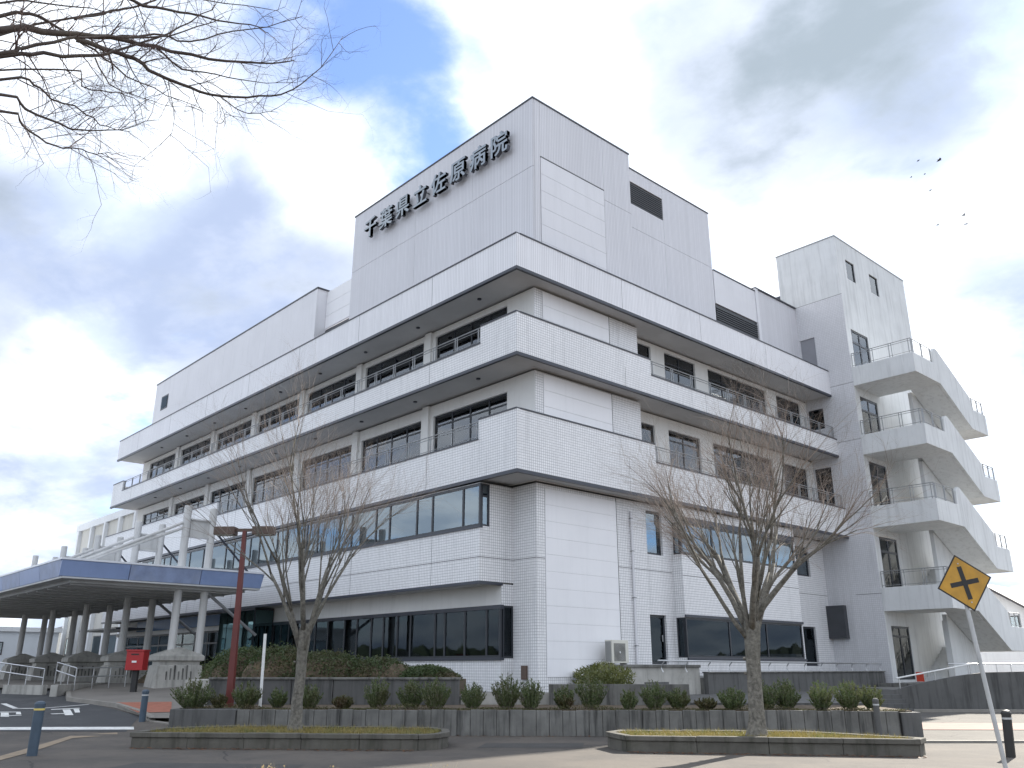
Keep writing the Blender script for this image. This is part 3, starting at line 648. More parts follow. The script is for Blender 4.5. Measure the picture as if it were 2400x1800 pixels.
window('y', YB0, WX + 0.06, XB - 0.10, 2.0, 3.55, [], None, rec=0.03, glass='glass_dark', name='ground_floor_window_end', fw_=0.06)
window('y', YB0, WX + 0.1, XB - 0.10, 6.08, 7.42, [], None, rec=0.03, glass='glass_sky', name='ribbon_window_end', fw_=0.06)
bx('window_shade_strip', 'trim', H, XB - 0.01, XB + 0.012, YB0, YB1, 7.425, 7.66)  # dark strip painting in the shade above the upper bay window
bx('window_hood', 'trim', H, XB - 0.02, XB + 0.05, YB0 - 0.02, YB1 + 0.02, 3.555, 3.66)
bx('window_sill', 'trim', H, XB - 0.02, XB + 0.05, YB0 - 0.02, YB1 + 0.02, 1.90, 1.995)
bx('sealant_joint', 'seal', H, XB - 0.01, XB + 0.003, YB0, YB1, 5.20, 5.225)
bx('sealant_joint', 'seal', H, X2 - 0.01, X2 + 0.003, YB1 + 0.02, YT, 5.20, 5.225)
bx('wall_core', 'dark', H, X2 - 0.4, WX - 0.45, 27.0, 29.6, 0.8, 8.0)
dp = MB().tube([(WX + 0.07, 26.62, 1.75), (WX + 0.07, 26.62, 7.6)], 0.045, 10).build('drainpipe', 'panel_grey', H)
for z in (2.4, 4.2, 6.0, 7.3): bx('pipe_bracket', 'greyrail', dp, WX + 0.0, WX + 0.13, 26.56, 26.68, z, z + 0.03)
bx('wall_box', 'brown', H, -22.80, -22.55, WY - 0.09, WY - 0.004, 1.22, 1.68)
bx('vent_hood', 'louver', H, -23.05, -21.88, YT - 0.32, YT - 0.002, 3.04, 4.68)
# --- rooftop boxes
PZ = 24.78
def clad(name, m, axis, plane, u0, u1, z0, z1, us, zs):
    """cladding sheet split in panels with open joints"""
    us = [u0] + sorted(us) + [u1]; zs = [z0] + sorted(zs) + [z1]
    for i in range(len(us) - 1):
        for j in range(len(zs) - 1): fbox(axis, plane, us[i] + 0.008, us[i + 1] - 0.008, zs[j] + 0.008, zs[j + 1] - 0.008, 0, 0.08).build(name, m, H)
clad('cladding_panel', 'rib', 'y', WY, -35.94, WX + 0.0, 16.4, PZ, [-30.3, -26.0], [21.45])
clad('cladding_panel', 'rib', 'x', WX, WY + 0.085, 21.80, 16.4, PZ, [], [])
clad('cladding_panel', 'rib', 'x', WX, 21.80, 25.80, 22.05, PZ, [], [])
clad('cladding_panel', 'rib', 'x', WX, 25.80, 27.7, 16.4, PZ, [], [21.6])
for i in range(7): fbox('x', WX, 21.815, 25.785, 16.5 + i * 0.79 + 0.006, 16.5 + (i + 1) * 0.79 - 0.006, -0.02, 0.06).build('wall_panel', 'panel_grey', H)
fbox('x', WX, 21.80, 25.80, 22.04, 22.08, -0.03, 0.02).build('panel_flashing', 'seal', H)
fbox('x', WX, 25.79, 25.81, 16.5, 22.04, -0.012, 0.02).build('panel_flashing', 'seal', H)
facade('wall', 'seal', 'y', WY + 0.09, -35.9, WX - 0.09, 16.4, PZ - 0.05); facade('wall', 'seal', 'x', WX - 0.09, WY + 0.09, 27.7, 16.4, PZ - 0.05)
bx('roof_coping', 'trim', H, -35.98, WX + 0.03, WY - 0.03, 27.72, PZ, PZ + 0.07)
bx('end_cladding', 'rib', H, -35.94, -35.86, WY + 0.09, 35.2, 16.4, PZ - 0.01)
bx('end_cladding', 'rib', H, X2 - 0.1, WX - 0.1, 27.6, 27.69, 16.4, PZ - 0.01)
clad('cladding_panel', 'rib', 'x', X2, 27.7, 35.2, 16.4, 21.6, [31.2], [])
clad('cladding_panel', 'rib', 'x', X2, 31.2, 35.2, 21.6, PZ + 0.05, [], [])
clad('cladding_panel', 'rib', 'x', X2, 27.7, 31.2, 21.6, 22.9, [], [])
clad('cladding_panel', 'rib', 'x', X2, 27.7, 31.2, 24.12, PZ + 0.05, [], [])
facade('wall', 'seal', 'x', X2 - 0.09, 27.7, 35.2, 16.4, PZ)
lv = bx('louver', 'frame', H, X2 - 0.085, X2 - 0.06, 27.72, 31.18, 22.91, 24.11)
for i in range(10): bx('slat', 'louver', lv, X2 - 0.055, X2 - 0.01, 27.74, 31.16, 22.94 + i * 0.115, 22.94 + i * 0.115 + 0.05)
bx('roof_coping', 'trim', H, X2 - 0.6, X2 + 0.03, 27.73, 35.24, PZ + 0.05, PZ + 0.11)
bx('rooftop_end', 'rib', H, -35.8, X2 - 0.09, 35.2, 35.26, 16.4, PZ)
# long low rooftop block on the left
clad('cladding_panel', 'panel_grey', 'y', WY, -63.0, -39.5, 16.4, 21.80, [-57.1, -51.3, -45.4], [])
facade('wall', 'seal', 'y', WY + 0.09, -62.9, -39.6, 16.4, 21.78)
bx('rooftop_end', 'panel_grey', H, -39.58, -39.5, WY + 0.085, 30, 16.4, 21.80); bx('rooftop_end', 'panel_grey', H, -63.0, -62.92, WY + 0.085, 30, 16.4, 21.80)
bx('roof_coping', 'trim', H, -63.04, -39.44, WY - 0.03, 30.0, 21.80, 21.88)
hw = bx('hatch_window', 'frame', H, -61.6, -60.35, WY - 0.02, WY + 0.0, 19.5, 20.55)
bx('pane', 'glass_dark', hw, -61.5, -60.45, WY - 0.032, WY - 0.024, 19.6, 20.45)
# linking plant screen between the boxes
facade('wall', 'panel_grey', 'y', 22.02, -39.5, -35.94, 19.45, 21.75)
for i in range(3): bx('wall_panel', 'panel', H, -39.48, -35.96, 21.99, 22.018, 19.5 + i * 0.75, 19.5 + i * 0.75 + 0.735)
lv = bx('louver', 'frame', H, -39.48, -35.96, 22.05, 22.1, 16.4, 19.45)
for i in range(24): bx('slat', 'louver', lv, -39.46, -35.98, 22.0, 22.045, 16.5 + i * 0.122, 16.5 + i * 0.122 + 0.05)
# low rooftop block on the right with louver
clad('cladding_panel', 'panel_grey', 'x', X2, 35.27, 39.2, 19.62, 21.5, [], [])
clad('cladding_panel', 'rib', 'x', X2, 39.45, YT, 16.4, 21.68, [], [])
bx('pier', 'panel_grey', H, X2 - 0.3, X2 + 0.06, 39.2, 39.45, 16.4, 21.68)
facade('wall', 'seal', 'x', X2 - 0.09, 35.27, YT, 16.4, 21.45)
lv = bx('louver', 'frame', H, X2 - 0.085, X2 - 0.06, 35.27, 39.2, 16.4, 19.6)
for i in range(24): bx('slat', 'louver', lv, X2 - 0.055, X2 - 0.01, 35.3, 39.18, 16.5 + i * 0.125, 16.5 + i * 0.125 + 0.055)
bx('roof_coping', 'trim', H, -35, X2 + 0.03, 35.27, 39.2, 21.5, 21.56); bx('roof_coping', 'trim', H, -35, X2 + 0.08, 39.2, YT, 21.68, 21.75)
# --- stair tower
tw_holes_x = [(44.55, 45.6, 22.98, 24.22), (47.5, 48.6, 23.02, 24.26)]
FL = [(16.2, 17.27, 19.72), (12.35, 13.42, 15.75), (8.47, 9.57, 12.10), (4.30, 5.45, 8.10), (0.35, 0.35, 3.62)]   # slab bottom, parapet top, door head
doors = [(44.05, 46.1, zb + 0.25 if zb > 1 else 1.05, zd) for zb, zt, zd in FL]
facade('tower_wall', 'stair', 'x', XT, YT, 52.5, 0.5, 25.35, tw_holes_x + doors, depth=0.2)
facade('tower_wall', 'tile_soft', 'y', YT, X2 - 0.02, XT, 0.5, 21.72, [(-22.75, -21.85, 14.2, 15.36), (-22.75, -21.8, 9.9, 12.0), (-22.75, -21.85, 17.5, 19.62)], depth=0.12)
facade('tower_wall', 'stair', 'y', YT, -23.67, XT, 21.72, 25.35)
for a, b2, c, d in ((-22.75, -21.85, 14.2, 15.36), (-22.75, -21.8, 9.9, 12.0)): window('y', YT, a, b2, c, d, [], None, rec=0.04, glass='glass_dark')
fbox('y', YT, -22.75, -21.85, 17.5, 19.62, 0.06, 0.10).build('roof_door', 'door_grey', H)
for a, b2, c, d in tw_holes_x: window('x', XT, a, b2, c, d, [], None, rec=0.05, glass='glass', fw_=0.05)
for a, b2, c, d in doors:
    window('x', XT, a, b2, c, d, [(a + b2) / 2], d - 0.75 if d - c > 2.6 else d - 0.5, rec=0.04, glass='glass', name='stair_door', fw_=0.11)
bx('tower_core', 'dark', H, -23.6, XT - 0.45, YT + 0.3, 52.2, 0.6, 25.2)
bx('tower_back', 'stair', H, -23.67, XT, 52.5, 52.52, 0.5, 25.35); bx('tower_back', 'stair', H, -23.69, -23.67, YT, 52.5, 16.4, 25.35)
bx('roof_coping', 'greyrail', H, -23.71, XT + 0.03, YT - 0.03, 52.55, 25.35, 25.41)
bx('roof_hood', 'trim', H, -25.2, -23.69, 44.2, 46.0, 23.0, 23.15)
for z in (21.71, 16.44, 13.25, 9.36, 5.18):
    bx('sealant_joint', 'seal', H, X2 if z > 20 else BX, XT + 0.004, YT - 0.004, YT + 0.01, z - 0.012, z + 0.012)
# --- outside stair, floor by floor
for k in range(4):
    zb, zt, zd = FL[k]
    bx('stair_landing', 'stair', H, XT + 0.002, XO - 0.15, YT + 0.15, 46.5, zb + 0.002, zb + 0.22)
    bx('landing_parapet', 'stair', H, XT + 0.002, XO, YT, YT + 0.15, zb, zt)
    prof = [(YT + 0.151, zb), (46.6, zb), (50.2, zb - 1.85), (52.6, zb - 1.85), (52.6, zb - 0.62), (50.75, zb - 0.62), (50.55, zt - 0.98), (46.75, zt + 0.95), (46.45, zt + 0.95), (46.2, zt + 0.72), (46.1, zt), (YT + 0.151, zt)]
    MB().prism([(XO - 0.15, y, z) for y, z in prof], (0.15, 0, 0)).build('stair_parapet', 'stair', H)
    # outer flight, stepped on top
    st = [(46.5, zb + 0.002), (50.2, zb - 1.84), (50.2, zb - 1.62)]
    n = 11
    for i in range(n): y1 = 50.2 - 3.7 * i / n; y0_ = 50.2 - 3.7 * (i + 1) / n; z = zb - 1.62 + (i + 1) * 1.84 / n; st += [(y1, z), (y0_, z)]
    MB().prism([(-18.15, y, z) for y, z in st], (18.15 + XO - 0.152, 0, 0)).build('stair_flight', 'stair', H)
    bx('mid_landing', 'stair', H, XT + 0.002, XO - 0.152, 50.2, 52.45, zb - 1.848, zb - 1.62)
    bx('landing_parapet', 'stair', H, XT + 0.002, XO - 0.152, 52.45, 52.598, zb - 1.85, zb - 0.62)
    zl = FL[k + 1][0] + 0.22 if k < 3 else 0.6
    st = [(46.5, zl - 0.2), (46.5, zl)]
    for i in range(n): y0_ = 46.5 + 3.7 * i / n; y1 = 46.5 + 3.7 * (i + 1) / n; z = zl + (i + 1) * (zb - 1.62 - zl) / n; st += [(y0_, z), (y1, z)]
    st += [(50.2, zb - 1.84)]
    MB().prism([(XT + 0.01, y, z) for y, z in st], (1.5, 0, 0)).build('stair_flight', 'stair', H)
    bx('stair_spine_wall', 'stair', H, -18.38, -18.18, 46.6, 50.15, zb - 4.0 if k < 3 else 0.5, zb - 0.1)
    hr = MB().tube([(-18.5, 46.5, zl + 0.95), (-18.5, 50.2, zb - 0.75)], 0.025, 6).build('stair_handrail', 'greyrail', H)
    for i in range(7): MB().box(-18.515, -18.485, 46.6 + i * 0.58, 46.63 + i * 0.58, zl + 0.1 + i * (zb - 1.62 - zl) / 6.4, zl + 0.9 + i * (zb - 1.7 - zl) / 6.4).build('baluster', 'greyrail', hr)
    # landing rails
    rl = railing('y', YT, XT + 0.05, XO - 0.05, zt, 0.80, step=0.82, pair=0.14, d=0.07)
    railing('x', XO, YT + 0.1, 46.05, zt, 0.80, step=0.82, pair=0.10, d=0.07)
    railing('x', XO, 50.85, 52.5, zb - 0.62, 0.72, step=0.6, pair=0.08, d=0.07)
MB().box(-18.42, -18.14, 46.55, 46.9, 0.5, 3.9).build('stair_column', 'stair', H)
# --- rooftop name in raised metal characters
for i, ch in enumerate('千葉県立佐原病院'):
    cu = bpy.data.curves.new('name_character', 'FONT'); cu.body = ch; cu.size = 1.16; cu.extrude = 0.085; cu.offset = 0.008; cu.align_x = 'CENTER'
    cu.resolution_u = 3
    to = bpy.data.objects.new('tmp', cu); C.objects.link(to)
    bpy.context.view_layer.update()
    me = bpy.data.meshes.new_from_object(to.evaluated_get(bpy.context.evaluated_depsgraph_get()))
    bpy.data.objects.remove(to)
    cx = -33.87 + 1.434 * i
    vs = [v_.co for v_ in me.vertices]; mx = (min(v_.x for v_ in vs) + max(v_.x for v_ in vs)) / 2; my = (min(v_.y for v_ in vs) + max(v_.y for v_ in vs)) / 2
    M4 = Matrix.Translation((0, 0, 0)) @ Matrix.Rotation(R(90), 4, 'X') @ Matrix.Translation((-mx, -my, 0))
    me.transform(M4)
    vv, ff = [], []          # heavier strokes: four slightly shifted layers
    for k, (dx, dz) in enumerate(((-0.015, -0.009), (0.015, -0.009), (0.015, 0.009), (-0.015, 0.009))):
        b_ = len(vv); vv += [(q.co.x + dx, q.co.y + 0.002 * k, q.co.z + dz) for q in me.vertices]; ff += [tuple(b_ + x for x in p.vertices) for p in me.polygons]
    me = bpy.data.meshes.new('name_character'); me.from_pydata(vv, [], ff); me.update()
    me.materials.append(MT['letter']); me.materials.append(MT['letter_side'])
    for p in me.polygons: p.material_index = 0 if p.normal.y < -0.9 else 1
    o = bpy.data.objects.new('name_character', me); C.objects.link(o); o.parent = H
    WL[o] = Vector((cx, WY - 0.26, 23.24)); o.location = WL[o] - WL[H]
    for dx in (-0.35, 0.35): bx('stand_off', 'letter_side', o, cx + dx - 0.02, cx + dx + 0.02, WY - 0.2, WY - 0.001, 23.22, 23.26)

# --- wing behind the left end
AN = thing('hospital_annex', 'long cream annex wing behind the far end of the hospital', 'building', (-82, 30, 0.8))
bx('wall', 'far_beige', AN, -86, -66, 24, 34, 0.8, 13.6); bx('parapet', 'far_white', AN, -86.2, -65.9, 23.8, 34, 13.6, 14.2)
for i in range(6): bx('pilaster', 'far_white', AN, -85.5 + i * 3.6, -85.1 + i * 3.6, 23.7, 23.998, 0.8, 13.6)
for i in range(5):
    for z in (2.6, 6.4, 10.0):
        wv = bx('window', 'frame', AN, -84.6 + i * 3.6, -82.2 + i * 3.6, 23.95, 23.99, z, z + 1.5); bx('pane', 'glass_sky', wv, -84.5 + i * 3.6, -82.3 + i * 3.6, 23.93, 23.945, z + 0.1, z + 1.4)

# ------------------------------------------------------------------ entrance canopy
CN = thing('entrance_canopy', 'flat blue-edged entrance canopy on paired grey masts over the forecourt', 'canopy', (-48, 14, 0.8))
X0c, X1c, Y0c, Y1c = -66.0, -36.2, 9.64, 18.0
bx('roof', 'canopy_white', CN, X0c + 0.1, X1c - 0.1, Y0c + 0.1, Y1c - 0.1, 5.45, 5.6)
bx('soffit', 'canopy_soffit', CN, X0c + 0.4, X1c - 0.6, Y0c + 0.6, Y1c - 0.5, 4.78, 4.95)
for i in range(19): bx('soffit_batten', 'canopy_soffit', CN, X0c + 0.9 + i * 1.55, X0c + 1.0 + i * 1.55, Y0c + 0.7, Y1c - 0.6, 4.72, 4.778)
def fascia(a, b2, out, m):
    """slanted panel from a to b2 (xy), leaning outwards by 'out' at the top"""
    a0 = (a[0], a[1], 4.97); b0 = (b2[0], b2[1], 4.97); b1 = (b2[0] + out[0], b2[1] + out[1], 5.58); a1 = (a[0] + out[0], a[1] + out[1], 5.58)
    n = Vector(out).normalized() * -0.08
    return MB().prism([a0, b0, b1, a1], (n.x, n.y, 0)).build('fascia_panel', m, CN)
ys = [Y0c, 12.25, 15.2, Y1c]
for i in range(3): fascia((X1c - 0.12, ys[i] + 0.012), (X1c - 0.12, ys[i + 1] - 0.012), (0.12, 0), 'canopy_faded' if i == 1 else 'canopy_blue')
for i in range(10): fascia((X1c - 0.12 - 3 * i - 0.012, Y0c + 0.12), (X1c - 0.12 - 3 * (i + 1) + 0.012, Y0c + 0.12), (0, -0.12), 'canopy_faded' if i in (0, 2) else 'canopy_blue')
fascia((X1c - 0.13, Y1c - 0.0), (X0c, Y1c - 0.0), (0, 0.14), 'canopy_blue')
bx('flashing', 'canopy_white', CN, X1c - 0.13, X1c + 0.03, Y0c - 0.02, Y1c + 0.14, 5.585, 5.66); bx('flashing', 'canopy_white', CN, X0c, X1c - 0.132, Y0c - 0.02, Y0c + 0.14, 5.585, 5.66)
bx('soffit_edge', 'canopy_soffit', CN, X1c - 0.62, X1c - 0.13, Y0c + 0.13, Y1c - 0.02, 4.90, 4.965); bx('soffit_edge', 'canopy_soffit', CN, X0c, X1c - 0.622, Y0c + 0.13, Y0c + 0.62, 4.90, 4.965)
for i in range(5):
    xm = -37.2 - 5.95 * i
    gb = gzxy(xm, 14.9) + 0.09
    for k, ym in enumerate((14.68, 15.84)):
        MB().lathe((xm, ym, 2.1), [(0.165, 0), (0.165, 6.25), (0.15, 6.3)], 14).build('mast', 'canopy_post', CN, smooth=False)
    bx('mast_web', 'canopy_post', CN, xm - 0.05, xm + 0.05, 14.85, 15.67, 7.1, 7.78)
    bx('mast_web_flange', 'canopy_post', CN, xm - 0.14, xm + 0.14, 14.84, 15.68, 7.781, 7.84); bx('mast_web_flange', 'canopy_post', CN, xm - 0.14, xm + 0.14, 14.84, 15.68, 7.03, 7.098)
    for dz in (0.0, -0.24): MB().tube([(xm, 14.55, 7.65 + dz), (xm, 10.6, 5.62 + dz * 0.2)], 0.065, 8).build('tie_rod', 'canopy_post', CN)
    MB().tube([(xm, 15.95, 7.45), (xm, 17.9, 5.6)], 0.05, 8).build('tie_rod', 'trim', CN)
    if i < 2: MB().tube([(xm, 15.95, 4.72), (xm, 18.4, 3.0)], 0.07, 8).build('brace', 'greyrail', CN)
    # pedestal: tapered block, shadow gap, moulded cap
    pd = MB(); c0 = (xm, 14.95)
    def ring(hx, hy, z): return [(xm - hx, 14.95 - hy, z), (xm + hx, 14.95 - hy, z), (xm + hx, 14.95 + hy, z), (xm - hx, 14.95 + hy, z)]
    b = 0
    for (hx, hy, z) in ((0.62, 1.05, gb - 0.2), (0.50, 0.92, 1.70), (0.42, 0.84, 1.72), (0.42, 0.84, 1.86), (0.54, 0.98, 1.90), (0.54, 0.98, 2.08), (0.48, 0.90, 2.14), (0.06, 0.10, 2.44)):
        pd.v += ring(hx, hy, z)
    for q in range(7):
        for e in range(4): e2 = (e + 1) % 4; pd.f.append((q * 4 + e, q * 4 + e2, q * 4 + 4 + e2, q * 4 + 4 + e))
    pd.f.append((28, 29, 30, 31)); po = pd.build('pedestal', 'conc_pale', CN)
    for q in range(7):   # cast grooves on the faces towards the drive
        y = 14.35 + q * 0.17; hgt = 0.22 + 0.12 * (q % 3)
        MB().prism([(xm + 0.515 + 0.005, y, 1.25 - hgt / 2), (xm + 0.515 + 0.005, y + 0.05, 1.25 - hgt / 2), (xm + 0.52, y + 0.05, 1.25 + hgt), (xm + 0.52, y, 1.25 + hgt)], (0.045, 0, 0)).build('groove', 'conc', po)
# forecourt low walls and handrails
def lowwall(name, label, a, b2, z0, z1, th, m='conc_pale'):
    d = (Vector(b2) - Vector(a)); an = math.atan2(d.y, d.x); c = (Vector(a) + Vector(b2)) / 2
    o = MB().obox((c.x, c.y), an, d.length / 2, th / 2, z0, z1).build(name, m); tag(o, label, 'wall'); return o
lowwall('ramp_wall', 'low pale concrete ramp wall below the steel handrails at the canopy', (-39.4, 9.2), (-37.7, 10.2), 0.3, 0.98, 0.2)
lowwall('ramp_wall', 'low sloping concrete kerb wall beside the step gap under the canopy', (-36.6, 10.2), (-41.5, 13.6), 0.3, 1.0, 0.25)
def handrail(label, pts, h=0.85):
    t = thing('handrail', label, 'handrail', pts[0])
    P = [Vector(p) for p in pts]
    for dz in (h, h * 0.62): MB().tube([p + Vector((0, 0, dz)) for p in P], 0.025, 8).build('rail', 'steel', t)
    for i in range(len(P) - 1):
        n = max(1, round((P[i + 1] - P[i]).length / 0.9))
        for k in range(n + (1 if i == len(P) - 2 else 0)):
            p = P[i].lerp(P[i + 1], k / n); MB().tube([p, p + Vector((0, 0, h))], 0.02, 6).build('post', 'steel', t)
    return t
handrail('steel ramp handrail on the low wall nearest the driveway arrow', [(-42.5, 9.0, 0.98), (-40.2, 8.9, 0.98), (-37.8, 10.1, 0.72)])
handrail('long steel handrail beside the grey canopy pedestals', [(-40.6, 11.3, 0.98), (-37.6, 11.2, 0.75), (-38.4, 13.4, 0.78)])
# red post box
PB = thing('post_box', 'red post box on a dark stem in front of the canopy pedestals', 'post box', ST(-16.05, 34, 0.6))
pc = ST(-16.05, 34); an = R(45)
MB().obox((pc.x, pc.y), an, 0.10, 0.08, 0.55, 1.52).build('stem', 'black', PB)
MB().obox((pc.x, pc.y), an, 0.34, 0.24, 1.52, 2.22).build('body', 'postbox', PB)
MB().obox((pc.x, pc.y), an, 0.36, 0.26, 2.221, 2.28).build('lid', 'postbox', PB)
q = ST(-16.05, 34 - 0.247)
MB().obox((q.x, q.y), an, 0.15, 0.006, 2.08, 2.13).build('slot', 'black', PB); MB().obox((q.x, q.y), an, 0.09, 0.008, 1.80, 1.87).build('notice', 'whitepaint', PB)

# ------------------------------------------------------------------ street lamp, marker pole, bollards, sign
LP = thing('street_lamp', 'dark red lamp post with two flat brown lamp heads', 'street lamp', (-23.38, 10.99, 0.55))
lv_, lf = [], []
for z_, h_ in ((0.55, 0.092), (1.0, 0.086), (5.36, 0.052)):
    for a_ in range(4): lv_.append((-23.38 + h_ * math.cos(R(90 * a_)) * 1.414 - 0.006 * z_, 10.99 + h_ * math.sin(R(90 * a_)) * 1.414 - 0.006 * z_, z_))
for k_ in range(2):
    for a_ in range(4): lf.append((k_ * 4 + a_, k_ * 4 + (a_ + 1) % 4, k_ * 4 + 4 + (a_ + 1) % 4, k_ * 4 + 4 + a_))
lf.append((8, 9, 10, 11)); link_mesh('post', lv_, lf, 'red', LP)
MB().obox((-23.41, 10.96), R(45), 0.32, 0.05, 5.34, 5.42).build('crossarm', 'brown', LP)
for s in (-1, 1):
    c = Vector((-23.41, 10.96, 0)) + Vector((r2, r2, 0)) * s * 0.56
    hd = MB().obox((c.x, c.y), R(45), 0.30, 0.17, 5.24, 5.47).build('lamp_head', 'brown', LP)
    MB().obox((c.x, c.y), R(45), 0.25, 0.13, 5.225, 5.239).build('lens', 'lamp_glass', hd)
mp = MB().tube([(-22.68, 11.54, 0.5), (-22.71, 11.52, 2.5)], 0.04, 10).build('marker_pole', 'whitepaint'); tag(mp, 'thin white marker pole between the red lamp post and the bare tree', 'pole')
def bollard(label, x, y, h, m, rad=0.085, lean=(0, 0), band='galv'):
    t = thing('bollard', label, 'bollard', (x, y, gzxy(x, y)))
    z = gzxy(x, y)
    MB().tube([(x, y, z - 0.05), (x + lean[0], y + lean[1], z + h - 0.03)], rad, 16).build('post', m, t)
    MB().lathe((x + lean[0], y + lean[1], z + h - 0.03), [(rad * 1.08, 0), (rad * 1.08, 0.04), (rad * 0.8, 0.075), (rad * 0.3, 0.09)], 16).build('cap', m, t)
    MB().lathe((x + lean[0], y + lean[1], z + h - 0.13), [(rad + 0.004, 0.02), (rad + 0.004, 0.055)], 16).build('band', band, t)
bollard('blue-grey bollard with a yellow band by the beige pavement edging', -19.35, 5.19, 0.93, 'bluepost', 0.095, band='yellowband')
bollard('blue-grey bollard behind the end of the grassy planter at the driveway line', -26.2, 9.75, 0.80, 'bluepost', 0.09)
bollard('black bollard beside the leaning sign pole', -6.55, 18.78, 0.78, 'blackpost', 0.085, (0.05, 0.0))
c = ST(7.85, 22.45); bollard('thin grey bollard standing against the retaining wall', c.x, c.y, 0.85, 'conc_dark', 0.07)
SG = thing('warning_sign', 'leaning yellow diamond crossroads sign on a grey pole', 'traffic sign', (-5.66, 15.97, 0))
pb, ptp = Vector((-5.66, 15.97, -0.1)), Vector((-5.86, 15.80, 3.40))
MB().tube([pb, ptp], 0.036, 12).build('pole', 'galv', SG)
pd_ = (ptp - pb).normalized(); fn = Vector((0.735, -0.675, -0.05)); fn = (fn - pd_ * fn.dot(pd_)).normalized(); sr = pd_.cross(fn) * -1
sr = sr if sr.dot(Vector((r2, r2, 0))) > 0 else -sr
# the plate is turned a little about its own normal
ang = R(7); su = (pd_ * math.cos(ang) + sr * math.sin(ang) * -1); sr2 = (sr * math.cos(ang) + pd_ * math.sin(ang))
sc = Vector((-5.815, 15.835, 2.985)) + fn * 0.055
def plate(name, m, poly, d0, d1, par):
    return MB().prism([sc + sr2 * a + su * b2 + fn * d0 for a, b2 in poly], fn * (d1 - d0)).build(name, m, par)
hd = 0.485
def dia(h): return [(0, -h), (h, 0), (0, h), (-h, 0)]
pp = plate('plate', 'black', dia(hd), 0, 0.004, SG); plate('plate_face', 'yellow', dia(hd - 0.035), 0.0045, 0.007, pp)
plate('cross_bar', 'black', [(-0.25, -0.04), (0.25, -0.04), (0.25, 0.04), (-0.25, 0.04)], 0.0075, 0.009, pp)
plate('cross_bar', 'black', [(-0.04, -0.28), (0.04, -0.28), (0.04, 0.28), (-0.04, 0.28)], 0.0095, 0.011, pp)
for a_, b_ in ((0.0, 0.33), (0.0, -0.33)): plate('bolt', 'galv', [(a_ + 0.013 * math.cos(k * 1.0472), b_ + 0.013 * math.sin(k * 1.0472)) for k in range(6)], 0.0075, 0.016, pp)
for zz in (2.72, 3.2): MB().lathe((pb.lerp(ptp, zz / 3.5).x, pb.lerp(ptp, zz / 3.5).y, zz), [(0.055, 0), (0.055, 0.04)], 10).build('clamp', 'galv', SG)

# ------------------------------------------------------------------ retaining walls, beds, terrace
RWL = thing('retaining_wall', 'low stained concrete retaining wall of narrow upright panels along the pavement', 'wall', ST(-0.5, 22.9, 0))
MB().prism([ST(-9.7, 22.83, -0.1), ST(8.72, 22.83, -0.1), ST(8.72, 23.05, -0.1), ST(-9.7, 23.05, -0.1)], (0, 0, 0.67)).build('wall_backing', 'conc_dark', RWL)
first = None; w = 0.33
for i in range(50):
    s = -8.0 + i * w
    if first is None:
        first = MB().prism([ST(s + 0.004, 22.78, -0.02), ST(s + w - 0.004, 22.78, -0.02), ST(s + w - 0.004, 22.829, -0.02), ST(s + 0.004, 22.829, -0.02)], (0, 0, 0.62)).build('concrete_panel', 'conc', RWL, ST(s, 22.8, 0))
    else: copy_at(first, ST(s, 22.8 + random.uniform(-0.008, 0.006), random.uniform(-0.012, 0.012)), RWL)
MB().prism([ST(-9.72, 22.74, -0.05), ST(-8.02, 22.74, -0.05), ST(-8.02, 23.3, -0.05), ST(-9.72, 23.3, -0.05)], (0, 0, 0.66)).build('end_block', 'conc_dark', RWL)
MB().prism([ST(8.52, 22.72, -0.05), ST(9.0, 22.72, -0.05), ST(9.0, 25.5, -0.05), ST(8.52, 25.5, -0.05)], (0, 0, 0.62)).build('end_block', 'conc_dark', RWL)
stpoly('planting_bed', 'soil', [(-9.7, 23.0), (8.9, 23.0), (8.9, 26.2), (-9.7, 26.2)], 0.60, 0.4)
stpoly('terrace_ground', 'conc_dark', [(3.9, 26.2), (8.9, 26.2), (9.6, 31.5), (15.9, 43.8), (3.9, 36)], 0.66, 0.5)
stpoly('upper_ground', 'conc', [(-9.6, 26.22), (3.9, 26.22), (3.9, 36), (-9.6, 36)], 0.82, 0.5)
W2 = thing('terrace_wall', 'dark streaked concrete wall behind the shrubs under the clipped azaleas', 'wall', ST(-7, 26, 0.5))
for i in range(6):
    s0, s1 = -10.0 + i * 1.22, -10.0 + (i + 1) * 1.22
    MB().prism([ST(s0 + 0.008, 25.9, 0.5), ST(s1 - 0.008, 25.9, 0.5), ST(s1 - 0.008, 26.15, 0.5), ST(s0 + 0.008, 26.15, 0.5)], (0, 0, 0.78)).build('concrete_panel', 'conc_dark', W2)
MB().prism([ST(-10.02, 25.85, 1.281), ST(-2.66, 25.85, 1.281), ST(-2.66, 26.2, 1.281), ST(-10.02, 26.2, 1.281)], (0, 0, 0.06)).build('coping', 'conc', W2)
stpoly('azalea_bed', 'soil', [(-10.0, 26.2), (-2.8, 26.2), (-2.8, 29.3), (-10.0, 29.3)], 1.27, 0.6)
MB().prism([ST(-10.75, 25.95, 0.1), ST(-10.02, 25.95, 0.1), ST(-10.02, 30.2, 0.1), ST(-10.75, 30.2, 0.1)], (0, 0, 1.18)).build('side_wall', 'conc_pale', W2)
W3 = thing('step_wall', 'pale streaked concrete upstand below the corner of the building', 'wall', ST(0, 26, 0.5))
MB().prism([ST(-2.65, 26.2, 0.5), ST(-0.1, 26.2, 0.5), ST(-0.1, 26.4, 0.5), ST(-2.65, 26.4, 0.5)], (0, 0, 0.42)).build('wall', 'conc_pale', W3)
